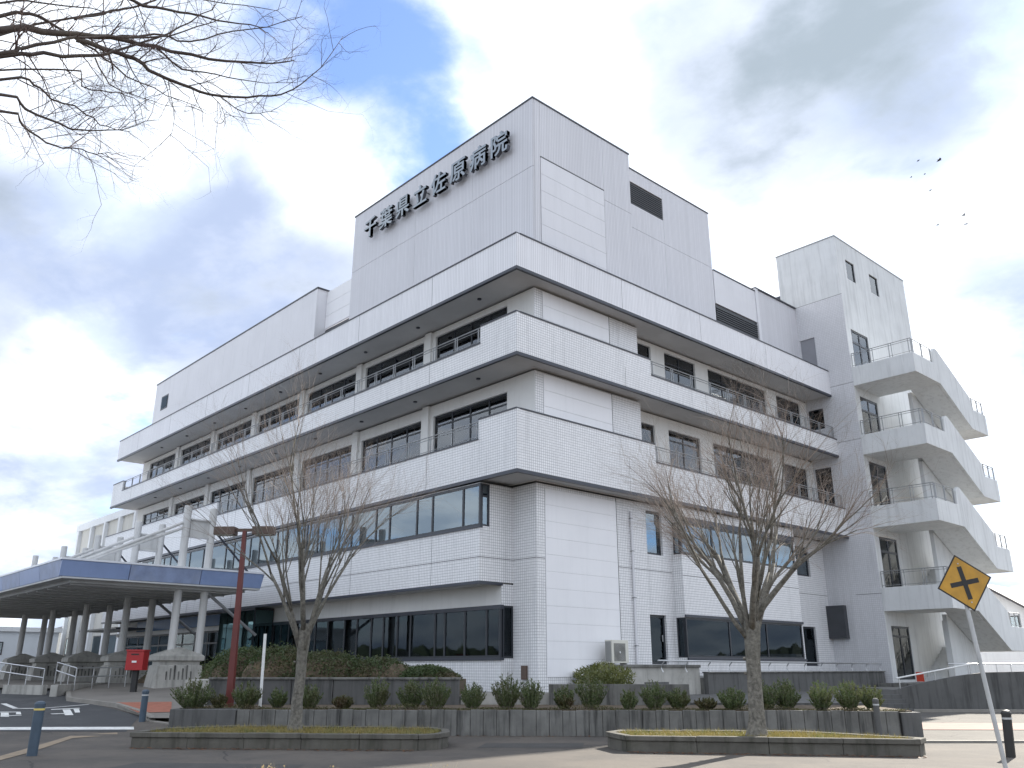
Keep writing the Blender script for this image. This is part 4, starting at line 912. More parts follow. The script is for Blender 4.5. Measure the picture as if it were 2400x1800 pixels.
MB().prism([ST(-0.1, 25.95, 0.5), ST(3.9, 25.95, 0.5), ST(3.9, 26.25, 0.5), ST(-0.1, 26.25, 0.5)], (0, 0, 0.66)).build('wall', 'conc', W3)
LB = thing('service_landing', 'raised concrete landing carrying the air conditioner by the side door', 'landing', (-21.4, 26, 0.6))
bx('landing', 'conc_pale', LB, WX + 0.03, -20.55, 24.0, 28.55, 0.6, 1.62); bx('landing_edge', 'conc', LB, WX + 0.03, -20.48, 23.95, 28.55, 1.62, 1.72)
bx('recess', 'conc_dark', LB, -20.552, -20.54, 25.2, 26.6, 0.95, 1.12)
TW = thing('terrace_parapet', 'dark concrete terrace wall with curved-post handrail along the side windows', 'wall', (-20.3, 36, 0.6))
for i in range(5): bx('wall_panel', 'conc_dark', TW, -20.40, -20.2, 28.56 + i * 2.94 + 0.008, 28.56 + (i + 1) * 2.94 - 0.008, 0.5, 1.42)
bx('coping', 'conc', TW, -20.45, -20.15, 28.56, 43.3, 1.42, 1.47)
bx('terrace_floor', 'conc', TW, X2, -20.40, 28.56, 43.4, 0.6, 1.25)
MB().tube([(-20.2, 25.6, 1.86), (-20.25, 43.2, 1.80)], 0.028, 8).build('rail', 'steel', TW)
for i in range(13):
    y = 26.0 + i * 1.43
    MB().tube([(-20.3, y, 1.45), (-20.38, y, 1.58), (-20.36, y, 1.70), (-20.24, y, 1.82)], 0.018, 6).build('post', 'steel', TW)
# right-hand ramp
RP = thing('ramp_retaining_wall', 'tall dark concrete ramp wall with a sloping white handrail', 'wall', ST(18, 36, 0))
prof = [(13.45, -0.05), (13.45, 0.80), (13.9, 0.93), (14.4, 1.04), (15.8, 1.30), (16.9, 1.44), (18.4, 1.47), (34, 1.6), (34, -0.05)]
MB().prism([ST(s, 35.9, z) for s, z in prof], tuple(ST(0, 0.25))).build('wall', 'conc_dark', RP)
MB().prism([ST(13.45, 36.151, -0.05), ST(34, 36.151, -0.05), ST(34, 41, -0.05), ST(13.45, 41, -0.05)], (0, 0, 0.85)).build('ramp_floor', 'conc', RP)
MB().tube([ST(13.5, 35.98, 1.22), ST(16.5, 35.98, 1.76)], 0.03, 8).build('rail', 'whitepaint', RP)
MB().tube([ST(15.6, 36.05, 1.76), ST(34, 36.05, 1.78)], 0.022, 8).build('rail', 'steel', RP)
for s in (13.6, 15.0, 16.4): MB().tube([ST(s, 35.98, 0.8), ST(s, 35.98, 1.24 + (s - 13.5) * 0.18)], 0.02, 6).build('post', 'steel', RP)
for i in range(12): MB().tube([ST(15.8 + i * 0.55, 36.05, 1.25), ST(15.8 + i * 0.55, 36.05, 1.76)], 0.014, 6).build('post', 'steel', RP)
SS = thing('entrance_steps', 'dark concrete steps between the shrubs and the ramp wall', 'steps', ST(12, 33.5, 0))
for i in range(5): MB().prism([ST(11.0 + i * 0.2, 34.4 + i * 0.32, -0.05), ST(13.4, 34.4 + i * 0.32, -0.05), ST(13.4, 36.4, -0.05), ST(11.0 + i * 0.2, 36.4, -0.05)], (0, 0, 0.05 + 0.16 * (i + 1))).build('step', 'conc_dark', SS)
cn = thing('notice_board', 'small red notice board standing behind the sloping white handrail', 'notice board', (-18.9, 44.2, 0.92))
bx('board', 'cone', cn, -19.08, -18.72, 44.18, 44.205, 0.98, 1.42)
for dx in (-0.15, 0.15): bx('leg', 'greyrail', cn, -18.9 + dx - 0.012, -18.9 + dx + 0.012, 44.206, 44.23, 0.92, 1.4)
bx('stair_foot_slab', 'conc', RP, -20.0, -15.2, 42.0, 53, 0.2, 0.92)

# ------------------------------------------------------------------ air conditioners
def ac(label, x0, x1, y0, y1, z0, z1):
    t = thing('air_conditioner', label, 'air conditioner', ((x0 + x1) / 2, (y0 + y1) / 2, z0))
    bx('casing', 'acwhite', t, x0, x1, y0, y1, z0 + 0.05, z1)
    for yy in (y0 + 0.12, y1 - 0.12): bx('foot', 'acgrille', t, x0 + 0.03, x1 - 0.03, yy - 0.03, yy + 0.03, z0, z0 + 0.049)
    cy = y0 + (y1 - y0) * 0.45; hh = (y1 - y0) * 0.34; zc_ = (z0 + z1) / 2
    g = bx('fan_grille', 'acgrille', t, x1 + 0.001, x1 + 0.012, cy - hh, cy + hh, zc_ - hh, zc_ + hh)
    for k in range(1, 6):
        r = hh * k / 5.6; pts = [(x1 + 0.02, cy + r * math.cos(a), zc_ + r * math.sin(a)) for a in [2 * math.pi * i / 20 for i in range(21)]]
        MB().tube(pts, 0.005, 5, False).build('ring', 'greyrail', g)
    MB().tube([(x1 + 0.013, cy, zc_), (x1 + 0.026, cy, zc_)], 0.035, 12).build('hub', 'whitepaint', g)
    for k in range(9): bx('fin', 'greyrail', t, x0 + 0.03 + k * (x1 - x0 - 0.06) / 9, x0 + 0.045 + k * (x1 - x0 - 0.06) / 9, y0 - 0.012, y0 - 0.001, z0 + 0.1, z1 - 0.05)
ac('large cream air conditioner unit on the concrete landing', -21.75, -21.4, 24.5, 25.42, 1.72, 2.58)
ac('small dark air conditioner half hidden by the yellowish bush', -21.9, -21.62, 22.9, 23.45, 0.82, 1.5)

# ------------------------------------------------------------------ planters
def planter(label, outline, h):
    c = sum((Vector(p) for p in outline), Vector((0, 0))) / len(outline)
    t = thing('planter', label, 'planter', ST(c.x, c.y, 0)); n = len(outline)
    def off(d):
        o = []
        for i in range(n):
            p0, p1, p2 = Vector(outline[i - 1]), Vector(outline[i]), Vector(outline[(i + 1) % n])
            a = (p1 - p0).normalized(); b2 = (p2 - p1).normalized(); n1 = Vector((-a.y, a.x)); n2 = Vector((-b2.y, b2.x)); m = (n1 + n2)
            m = m / max(m.dot(n1), 0.3); o.append(p1 + m * d)
        return o
    inn, lip, body = off(0.17), off(-0.0), off(0.035)
    for i in range(n):
        j = (i + 1) % n; ln = (Vector(outline[j]) - Vector(outline[i])).length; k = max(1, round(ln / 1.25))
        for q in range(k):
            u0, u1 = q / k + 0.004 / ln, (q + 1) / k - 0.004 / ln
            def e(A, u): return A[i].lerp(A[j], u)
            a, b2, c2, d2 = e(body, u0), e(body, u1), e(inn, u1), e(inn, u0)
            MB().prism([ST(*a, -0.03), ST(*b2, -0.03), ST(*c2, -0.03), ST(*d2, -0.03)], (0, 0, h - 0.10 + 0.03)).build('kerb_block', 'moss_conc', t)
            a, b2 = e(lip, u0), e(lip, u1); dz = random.uniform(-0.006, 0.006)
            MB().prism([ST(*a, h - 0.099), ST(*b2, h - 0.099), ST(*c2, h - 0.099), ST(*d2, h - 0.099)], (0, 0, 0.099 + dz)).build('kerb_cap', 'moss_conc', t)
    MB().prism([ST(p.x, p.y, 0) for p in off(0.175)], (0, 0, h - 0.05)).build('soil', 'soil', t)
    return t, off(0.2)
PL1 = [(-8.95, 19.05), (-2.75, 18.72), (-2.35, 19.0), (-2.2, 19.6), (-2.35, 20.6), (-2.8, 21.1), (-7.6, 21.5), (-8.9, 20.6)]
PL2 = [(1.45, 18.62), (7.0, 17.88), (7.3, 18.35), (5.4, 20.2), (1.5, 20.35), (1.12, 19.7)]
p1, in1 = planter('grassy concrete kerb planter near the driveway with a bare tree', PL1, 0.31)
p2, in2 = planter('grassy concrete kerb planter near the yellow sign with a spreading bare tree', PL2, 0.31)
def inside(p, poly):
    c = False; n = len(poly)
    for i in range(n):
        a, b2 = poly[i], poly[(i + 1) % n]
        if (a[1] > p[1]) != (b2[1] > p[1]) and p[0] < (b2[0] - a[0]) * (p[1] - a[1]) / (b2[1] - a[1]) + a[0]: c = not c
    return c
def blades(mb, base, n, spread, h, w, lean=0.5):
    for _ in range(n):
        a = random.uniform(0, 6.283); d = Vector((math.cos(a), math.sin(a), 0)); p = base + Vector((random.gauss(0, spread), random.gauss(0, spread), 0))
        hh = h * random.uniform(0.5, 1.2); tip = p + Vector((d.x * hh * lean * random.random(), d.y * hh * lean * random.random(), hh)); s = Vector((-d.y, d.x, 0)) * w
        i = len(mb.v); mb.v += [tuple(p - s), tuple(p + s), tuple(tip)]; mb.f.append((i, i + 1, i + 2))
def grass(label, poly, n):
    mb = MB(); xs = [p.x for p in poly]; ysv = [p.y for p in poly]; k = 0
    while k < n:
        p = (random.uniform(min(xs), max(xs)), random.uniform(min(ysv), max(ysv)))
        if not inside(p, poly): continue
        k += 1
        blades(mb, ST(p[0], p[1], 0.25), 5, 0.04, random.choice((0.05, 0.07, 0.09, 0.13)), 0.006, 1.0)
    o = mb.build('grass', 'grass'); tag(o, label, 'grass', kind='stuff')
grass('dry yellow grass in the planter near the driveway', in1, 2600); grass('dry yellow grass in the planter near the yellow sign', in2, 2600)

# ------------------------------------------------------------------ bare trees
def grow(mb_big, mb_twig, p, d, ln, rad, lvl, cfg, rng):
    """one branch as a bent tapered tube, then its children"""
    n = 4 if lvl < 3 else 3; pts = [p]; dd = d.copy(); seg = ln / n
    for i in range(n):
        dd = (dd + Vector((rng.gauss(0, 1), rng.gauss(0, 1), rng.gauss(0, 1))) * cfg['wob'] + Vector((0, 0, cfg['up'](lvl)))).normalized()
        pts.append(pts[-1] + dd * seg)
    rr = [rad * (1 - 0.42 * i / n) for i in range(n + 1)]
    if lvl >= cfg['max']: rr[-1] = rad * 0.35
    (mb_big if lvl <= cfg['big'] else mb_twig).tube(pts, rr, 8 if lvl < 1 else 5 if lvl < 3 else 3, lvl < 2)
    if lvl >= cfg['max']: return
    k = cfg['kids'](lvl, rng)
    for c in range(k):
        u = rng.uniform(cfg['from'], 1.0) if c else 1.0
        x = u * n; i = min(int(x), n - 1); q = pts[i].lerp(pts[i + 1], x - i); t = (pts[i + 1] - pts[i]).normalized()
        a = rng.uniform(0, 6.283); o = t.orthogonal(); o.rotate(Matrix.Rotation(a, 3, t)); sp = cfg['spread'](lvl) * rng.uniform(0.6, 1.3)
        nd = (t * math.cos(sp) + o * math.sin(sp)).normalized()
        grow(mb_big, mb_twig, q, nd, ln * rng.uniform(*cfg['shr']), rr[i] * (0.72 if c == 0 else 0.55), lvl + 1, cfg, rng)
def vase_tree(label, base, seed, split, mains, width, height, r0):
    rng = random.Random(seed); t = thing('bare_tree', label, 'tree', base)
    big, tw = MB(), MB(); base = Vector(base)
    top = base + Vector((0.05, 0.03, split))
    prof_ = [(-0.1, 1.75), (0.04, 1.5), (0.15, 1.25), (0.35, 1.1), (0.6, 1.03), (0.9, 1.0), (1.2, 0.98), (1.5, 0.99), (split, 1.14), (split + 0.18, 1.05), (split + 0.36, 0.7)]
    tr = MB().tube([base + Vector((0.05 * z / split + rng.gauss(0, 0.006), 0.03 * z / split + rng.gauss(0, 0.006), z)) for z, _ in prof_], [r0 * k for _, k in prof_], 18)
    lump = [rng.gauss(0, 0.045) for _ in range(18)]
    for vi, q_ in enumerate(tr.v):     # uneven, fluted bark
        c_ = base + Vector((0, 0, q_[2] - base.z)); k_ = 1 + lump[vi % 18] + rng.gauss(0, 0.018)
        tr.v[vi] = (c_.x + (q_[0] - c_.x) * k_, c_.y + (q_[1] - c_.y) * k_, q_[2])
    for _ in range(5):                 # stubs of old cut branches
        a_ = rng.uniform(0, 6.283); z_ = rng.uniform(0.7, split); d_ = Vector((math.cos(a_), math.sin(a_), 0.35)).normalized(); o_ = base + Vector((0, 0, z_)) + d_ * r0 * 0.8
        tr.tube([o_, o_ + d_ * r0 * 0.42], [r0 * 0.24, r0 * 0.17], 8)
    tr.build('trunk', 'bark', t, smooth=True)
    cfg = dict(wob=0.06, up=lambda l: (0.0, 0.03, 0.03, 0.02, 0.02, 0.02, 0.02)[l], big=2, max=6, kids=lambda l, r: (3, 4, 4, 3, 3, 3, 0)[l] if l < 3 else r.choice((2, 3, 3, 3)), spread=lambda l: (0.18, 0.22, 0.30, 0.42, 0.5, 0.55)[l], shr=(0.60, 0.82))
    cfg['from'] = 0.35
    for i in range(mains):
        a = 6.283 * i / mains + rng.uniform(-0.3, 0.3); sp = width * (0.4, 1.05, 0.75, 1.2)[i % 4] * rng.uniform(0.85, 1.15)
        d = Vector((math.cos(a) * sp, math.sin(a) * sp, 1)).normalized()
        p = top + Vector((math.cos(a), math.sin(a), 0)) * r0 * 0.45 + Vector((0, 0, rng.uniform(-0.35, 0.3)))
        grow(big, tw, p, d, height * rng.uniform(0.30, 0.37), r0 * rng.uniform(0.36, 0.52), 0, cfg, rng)
    big.build('limbs', 'bark', t, smooth=True)
    tag(tw.build('twigs', 'twig', t), kind='stuff')
    return t
vase_tree('slim bare tree with upswept branches in the planter near the driveway', (-18.44, 10.27, 0.28), 11, 1.95, 8, 0.36, 6.4, 0.12)
vase_tree('spreading bare tree with fanned branches in the planter near the yellow sign', (-10.42, 16.31, 0.28), 5, 2.05, 11, 0.66, 5.3, 0.145)

# overhanging tree, its trunk outside the view
OT = thing('overhanging_tree', 'dark bare branches of a big tree hanging in over the pavement', 'tree', (-13.6, -2.4, 0))
rng = random.Random(21)
fork = Vector((-13.4, -2.2, 6.2))
MB().tube([(-13.6, -2.4, -0.2), (-13.6, -2.4, 0.3), (-13.55, -2.35, 2.5), (-13.45, -2.25, 4.6), fork], [0.50, 0.36, 0.30, 0.27, 0.25], 14).build('trunk', 'limb', OT, smooth=True)
OVER = [([[-13.4, -2.2, 6.2], [-12.52, -0.12, 8.985], [-11.933, 1.267, 10.008], [-11.843, 1.935, 10.282], [-11.714, 2.606, 10.513], [-11.563, 3.208, 10.59], [-11.34, 3.924, 10.661], [-11.063, 4.65, 10.796], [-10.847, 5.133, 10.966]], 0.106, 0.012), ([[-13.4, -2.2, 6.2], [-12.098, -0.129, 8.477], [-11.23, 1.252, 9.161], [-11.203, 1.474, 9.381], [-11.126, 1.976, 9.733], [-11.083, 2.205, 9.912], [-10.923, 2.895, 10.181], [-10.801, 3.319, 10.429], [-10.624, 3.85, 10.914]], 0.056, 0.01), ([[-13.4, -2.2, 6.2], [-12.277, -0.106, 8.582], [-11.528, 1.29, 9.336], [-11.465, 1.767, 9.564], [-11.351, 2.388, 9.872], [-11.288, 2.671, 10.084], [-11.183, 3.081, 10.454], [-11.059, 3.5, 10.892], [-10.956, 3.81, 11.374]], 0.062, 0.01), ([[-11.8, 2.18, 10.29], [-11.686, 2.727, 10.298], [-11.616, 3.012, 10.257], [-11.548, 3.263, 10.133], [-11.4, 3.747, 10.051], [-11.257, 4.157, 10.03], [-11.04, 4.703, 10.166], [-10.851, 5.124, 10.409], [-10.661, 5.508, 10.925], [-10.511, 5.789, 11.636]], 0.06, 0.006), ([[-13.4, -2.2, 6.2], [-12.96, 0.223, 10.107], [-12.667, 1.838, 11.879], [-12.45, 2.972, 11.935], [-12.359, 3.332, 11.937], [-12.21, 3.842, 12.043], [-12.078, 4.238, 12.051], [-11.891, 4.737, 12.136], [-11.755, 5.066, 12.058]], 0.062, 0.01), ([[-13.4, -2.2, 6.2], [-11.796, -0.129, 8.075], [-10.727, 1.252, 8.491], [-10.678, 1.62, 8.554], [-10.644, 1.827, 8.459], [-10.567, 2.231, 8.384], [-10.51, 2.487, 8.266], [-10.439, 2.768, 8.284]], 0.037, 0.006), ([[-13.4, -2.2, 6.2], [-11.615, -0.128, 7.829], [-10.425, 1.254, 8.081], [-10.387, 1.536, 8.018], [-10.319, 1.94, 7.93], [-10.278, 2.147, 7.945], [-10.18, 2.573, 8.097], [-10.08, 2.939, 8.365]], 0.04, 0.006), ([[-13.4, -2.2, 6.2], [-11.434, -0.128, 7.591], [-10.123, 1.253, 7.685], [-10.09, 1.495, 7.596], [-10.05, 1.745, 7.48], [-9.995, 2.033, 7.489], [-9.94, 2.29, 7.506], [-9.9, 2.454, 7.536]], 0.033, 0.005), ([[-13.4, -2.2, 6.2], [-12.761, -0.117, 9.288], [-12.335, 1.271, 10.513], [-12.297, 1.592, 10.715], [-12.263, 1.841, 10.715], [-12.198, 2.227, 10.6], [-12.113, 2.651, 10.421], [-12.03, 3.007, 10.246], [-11.879, 3.558, 10.079], [-11.701, 4.105, 10.0]], 0.056, 0.006), ([[-12.01, 2.145, 10.765], [-11.94, 2.505, 11.033], [-11.897, 2.704, 11.324], [-11.878, 2.784, 11.833]], 0.025, 0.012), ([[-11.746, 2.457, 10.09], [-11.689, 2.715, 9.706], [-11.62, 2.995, 9.661], [-11.503, 3.417, 9.626]], 0.02, 0.006), ([[-11.563, 3.208, 10.59], [-11.449, 3.595, 10.35], [-11.287, 4.074, 10.385], [-11.1, 4.559, 10.42], [-10.855, 5.115, 10.523]], 0.025, 0.006), ([[-11.811, 2.628, 10.588], [-11.667, 3.209, 10.883], [-11.525, 3.686, 10.971], [-11.322, 4.27, 11.351], [-11.054, 4.921, 11.738], [-10.92, 5.211, 11.967]], 0.03, 0.006), ([[-11.257, 4.157, 10.03], [-11.198, 4.314, 9.91], [-11.099, 4.563, 9.821], [-10.926, 4.963, 9.958]], 0.018, 0.006), ([[-13.4, -2.2, 6.2], [-12.88, 0.954, 10.142], [-12.533, 3.057, 11.937], [-12.394, 3.578, 12.384], [-12.139, 4.364, 12.555], [-11.817, 5.173, 12.65]], 0.037, 0.008), ([[-13.4, -2.2, 6.2], [-11.862, 0.253, 8.423], [-10.837, 1.888, 9.071], [-10.782, 2.179, 8.88], [-10.712, 2.499, 8.951], [-10.65, 2.752, 8.936], [-10.588, 2.981, 8.793]], 0.025, 0.005), ([[-11.405, 3.73, 10.205], [-11.251, 4.173, 9.869], [-11.209, 4.285, 9.46]], 0.012, 0.005), ([[-11.499, 3.432, 10.1], [-11.46, 3.559, 9.612], [-11.449, 3.594, 9.103]], 0.012, 0.005), ([[-13.4, -2.2, 6.2], [-12.882, -0.125, 9.495], [-12.537, 1.258, 10.859], [-12.489, 1.669, 11.114], [-12.401, 2.229, 11.303], [-12.313, 2.675, 11.417]], 0.037, 0.01)]
lim, tws = MB(), MB()
cfg2 = dict(wob=0.13, up=lambda l: 0.01, big=-1, max=3, kids=lambda l, r: r.choice((2, 3, 4)) if l < 2 else r.choice((1, 2, 3)), spread=lambda l: (0.7, 0.75, 0.8, 0.8)[l], shr=(0.42, 0.72))
cfg2['from'] = 0.2
for pts, r0, r1 in OVER:
    P = [Vector(p) for p in pts]
    Q = [P[0]]
    for i in range(len(P) - 1):   # smooth and roughen the limb
        for k in range(1, 4):
            a = P[max(i - 1, 0)]; b2 = P[i]; c2 = P[i + 1]; d2 = P[min(i + 2, len(P) - 1)]; u = k / 3
            q = 0.5 * ((2 * b2) + (c2 - a) * u + (2 * a - 5 * b2 + 4 * c2 - d2) * u * u + (3 * b2 - a - 3 * c2 + d2) * u ** 3)
            Q.append(q + Vector((rng.gauss(0, 0.012), rng.gauss(0, 0.012), rng.gauss(0, 0.012))))
    n = len(Q); rr = [(r0 + (r1 - r0) * i / (n - 1)) * 0.62 for i in range(n)]
    lim.tube(Q, rr, 6, True)
    for i in range(2, n):
        for rep in range(rng.choice((0, 1, 1, 2))):
            t = (Q[i] - Q[i - 1]).normalized(); o = t.orthogonal(); o.rotate(Matrix.Rotation(rng.uniform(0, 6.283), 3, t)); sp = rng.uniform(0.5, 1.1)
            d = (t * math.cos(sp) + o * math.sin(sp)).normalized()
            grow(tws, tws, Q[i - 1].lerp(Q[i], rng.random()), d, rng.uniform(0.3, 0.8), min(0.010, max(0.0045, rr[i] * 0.35)), 0, cfg2, rng)
lim.build('limbs', 'limb', OT, smooth=True); tag(tws.build('twigs', 'limbtwig', OT), kind='stuff')

# ------------------------------------------------------------------ shrubs and low plants
def spiky(label, s, h, w, seed, mtl='shrub', t=23.6, z0=0.58, group='spiky shrubs along the retaining wall', name='spiky_shrub'):
    rng = random.Random(seed); mb = MB(); c = ST(s, t, z0); th = thing(name, label, 'shrub', c, group)
    stems = MB()
    for i in range(int(85 * w / 0.7)):
        a = rng.uniform(0, 6.283); r = w * 0.5 * math.sqrt(rng.random()); base = c + Vector((math.cos(a) * r * 0.35, math.sin(a) * r * 0.35, 0))
        hh = h * rng.uniform(0.55, 1.08) * (1 - 0.35 * (r / (w * 0.5)) ** 2); tip = c + Vector((math.cos(a) * r * 1.05, math.sin(a) * r * 1.05, hh))
        stems.tube([base, base.lerp(tip, 0.5) + Vector((0, 0, hh * 0.06)), tip], [0.006, 0.005, 0.002], 3, False)
        for k in range(36):
            u = rng.uniform(0.12, 1.0); q = base.lerp(tip, u); b2 = rng.uniform(0, 6.283); el = rng.uniform(0.3, 1.2)
            d = Vector((math.cos(b2) * math.cos(el), math.sin(b2) * math.cos(el), math.sin(el))); ln = rng.uniform(0.045, 0.09); sd = d.orthogonal().normalized() * 0.011
            j = len(mb.v); mb.v += [tuple(q - sd), tuple(q + sd), tuple(q + d * ln)]; mb.f.append((j, j + 1, j + 2))
    tag(mb.build('foliage', mtl, th), kind='stuff'); stems.build('stems', 'twig', th); return th
ORD = ['first', 'second', 'third', 'fourth', 'fifth', 'sixth', 'seventh', 'eighth', 'ninth', 'tenth', 'eleventh', 'twelfth', 'thirteenth', 'fourteenth', 'fifteenth', 'sixteenth', 'seventeenth', 'eighteenth', 'nineteenth', 'twentieth', 'last']
SH = [(-9.34, 1.25, 1.12), (-8.03, 1.19, 0.8), (-7.24, 1.05, 0.53), (-6.28, 1.17, 0.67), (-4.57, 1.34, 0.69), (-3.71, 1.26, 0.8), (-2.99, 1.29, 0.8), (-2.08, 1.2, 0.73), (-1.2, 1.38, 0.8), (-0.55, 1.27, 0.73), (0.31, 1.16, 0.53), (1.02, 1.35, 0.87), (1.94, 1.05, 0.47), (2.6, 1.21, 0.73), (3.25, 1.07, 0.67), (4.55, 1.1, 0.8), (5.49, 1.21, 0.67), (6.02, 1.28, 0.8), (6.78, 1.21, 0.73), (7.56, 1.26, 0.73), (8.21, 1.15, 0.67)]
for i, (s, z, w) in enumerate(SH):
    spiky('%s spiky green shrub on the retaining wall counting from the red lamp post' % ORD[i], s, z - 0.58 + 0.05, w, 100 + i, t=23.5 + 0.25 * ((i * 7) % 3 - 1))
for i, (s, h, w, lab) in enumerate(((-5.4, 0.35, 0.6, 'low half-dead shrub in the gap behind the slim tree trunk'), (0.32, 0.4, 0.5, 'sparse withered shrub in the middle of the row'), (3.9, 0.3, 0.6, 'low withered shrub between two green ones beside the spreading tree'), (-8.7, 0.4, 0.45, 'small withered shrub next to the red lamp post'))):
    spiky(lab, s, h, w, 300 + i, 'moss', t=23.35, group='withered shrubs along the retaining wall', name='withered_shrub')
def mound(name, label, cat, c, rx, ry, rz, n, mtl, seed, leaf=0.06, rot=R(45), group=None):
    rng = random.Random(seed); mb = MB(); c = Vector(c); th = thing(name, label, cat, c, group); ca, sa = math.cos(rot), math.sin(rot)
    lumps = [(rng.uniform(-0.7, 0.7), rng.uniform(-0.6, 0.6), rng.uniform(0.7, 1.0)) for _ in range(9)]
    for i in range(n):
        u, w_2 = rng.uniform(0, 6.283), rng.uniform(0.0, 1.0); el = math.asin(w_2); k = rng.uniform(0.80, 1.0) + (rng.random() ** 6) * 0.16
        x, y, z = math.cos(u) * math.cos(el), math.sin(u) * math.cos(el), math.sin(el)
        k *= 0.86 + 0.16 * max(0, max(1 - ((x - a) ** 2 + (y - b2) ** 2) * 3 for a, b2, q in lumps))
        lx, ly = x * rx * k, y * ry * k
        p = c + Vector((lx * ca - ly * sa, lx * sa + ly * ca, z * rz * k))
        d = Vector((rng.gauss(0, 1), rng.gauss(0, 1), rng.gauss(0.5, 1))).normalized(); e = d.orthogonal().normalized(); g = d.cross(e); e *= leaf * rng.uniform(0.6, 1.2); g *= leaf * 0.45
        j = len(mb.v); mb.v += [tuple(p - g), tuple(p + e * 0.7 - g * 0.2), tuple(p + e), tuple(p + g)]; mb.f.append((j, j + 1, j + 2, j + 3))
    # woody inside so the mound is not hollow
    core = MB(); pr = [(0.90 * math.cos(a), 0.84 * math.sin(a)) for a in [k * math.pi / 2 / 5 for k in range(5)]]
    core.lathe((0, 0, 0), pr, 12); core.v = [tuple(c + Vector((x * rx * ca - y * ry * sa, x * rx * sa + y * ry * ca, z * rz))) for x, y, z in core.v]
    core.build('branches', 'soil', th); tag(mb.build('foliage', mtl, th), kind='stuff'); return th
AZ = [(-9.7, 28.0, 1.2, 1.0, 1.0, 'first'), (-8.4, 27.3, 1.3, 1.0, 1.0, 'second'), (-6.9, 27.3, 1.5, 1.0, 0.85, 'third'), (-5.2, 27.1, 1.3, 0.9, 0.66, 'fourth'), (-3.7, 27.0, 1.1, 0.8, 0.42, 'last')]
for i, (s, t, rx, ry, rz, o_) in enumerate(AZ):
    mound('azalea_bush', '%s clipped brownish azalea mound under the ground floor windows from the lobby' % o_, 'bush', ST(s, t, 1.25), rx, ry, rz, 9000, 'azalea', 40 + i, group='clipped azaleas')
mound('azalea_bush', 'dark green clipped bush beside the canopy pedestal and red lamp post', 'bush', ST(-12.1, 33.0, 0.9), 1.1, 1.0, 1.15, 7000, 'shrub', 60)
mound('azalea_bush', 'dark green clipped bush behind the red post box', 'bush', ST(-16.6, 40.2, 0.8), 2.6, 1.0, 1.1, 7000, 'shrub', 61)
YB = thing('yellow_green_bush', 'yellowish narrow-leaved bush in front of the air conditioner', 'bush', ST(1.55, 27.2, 1.0)); mb = MB(); rng = random.Random(77)
for i in range(2200):
    u = rng.uniform(0, 6.283); r = math.sqrt(rng.random()); p = ST(1.55, 27.2, 0.95) + Vector((math.cos(u) * r * 0.95, math.sin(u) * r * 0.8, rng.random() * 0.85 * (1 - 0.4 * r)))
    b2 = rng.uniform(0, 6.283); el = rng.uniform(-0.1, 1.1); d = Vector((math.cos(b2) * math.cos(el), math.sin(b2) * math.cos(el), math.sin(el))); sd = d.orthogonal().normalized() * 0.016
    j = len(mb.v); ln = rng.uniform(0.12, 0.24); mb.v += [tuple(p), tuple(p + d * ln * 0.5 + sd), tuple(p + d * ln), tuple(p + d * ln * 0.5 - sd)]; mb.f.append((j, j + 1, j + 2, j + 3))
tag(mb.build('foliage', 'shrub_y', YB), kind='stuff')
mb = MB(); rng = random.Random(5)
for i in range(9000):
    s = rng.uniform(-9.6, 8.8); t = 22.95 + abs(rng.gauss(0, 0.22)); k = 0.5 + 0.5 * math.sin(s * 2.1) * math.sin(s * 0.7 + 1)
    p = ST(s, t, 0.58 + rng.random() * 0.16 * k); d = Vector((rng.gauss(0, 1), rng.gauss(0, 1), rng.gauss(0.6, 1))).normalized(); e = d.orthogonal().normalized() * 0.03; g = d.cross(e) * 0.5
    j = len(mb.v); mb.v += [tuple(p - g), tuple(p + e), tuple(p + g)]; mb.f.append((j, j + 1, j + 2))
tag(mb.build('ground_cover', 'moss'), 'low mossy ground cover along the top of the retaining wall', 'ground cover', kind='stuff')
# fallen leaves gathered along the planter kerbs
mb = MB(); rng = random.Random(15)
for (s0, t0), (s1, t1), n in (((-8.9, 19.0), (-2.8, 18.7), 420), ((1.5, 18.55), (7.0, 17.82), 420), ((-9.6, 22.7), (8.6, 22.7), 300)):
    for i in range(n):
        u = rng.random(); p = ST(s0 + (s1 - s0) * u, t0 + (t1 - t0) * u - abs(rng.gauss(0, 0.10)) - 0.01, 0.006 + rng.random() * 0.02); a = rng.uniform(0, 6.283); e = Vector((math.cos(a), math.sin(a), rng.uniform(-0.3, 0.3))) * rng.uniform(0.015, 0.04); g = Vector((-e.y, e.x, rng.uniform(-0.01, 0.01))) * 0.6
        j = len(mb.v); mb.v += [tuple(p - e), tuple(p + g), tuple(p + e), tuple(p - g)]; mb.f.append((j, j + 1, j + 2, j + 3))
tag(mb.build('leaf_litter', 'litter'), 'brown fallen leaves gathered along the planter kerbs', 'leaves', kind='stuff')
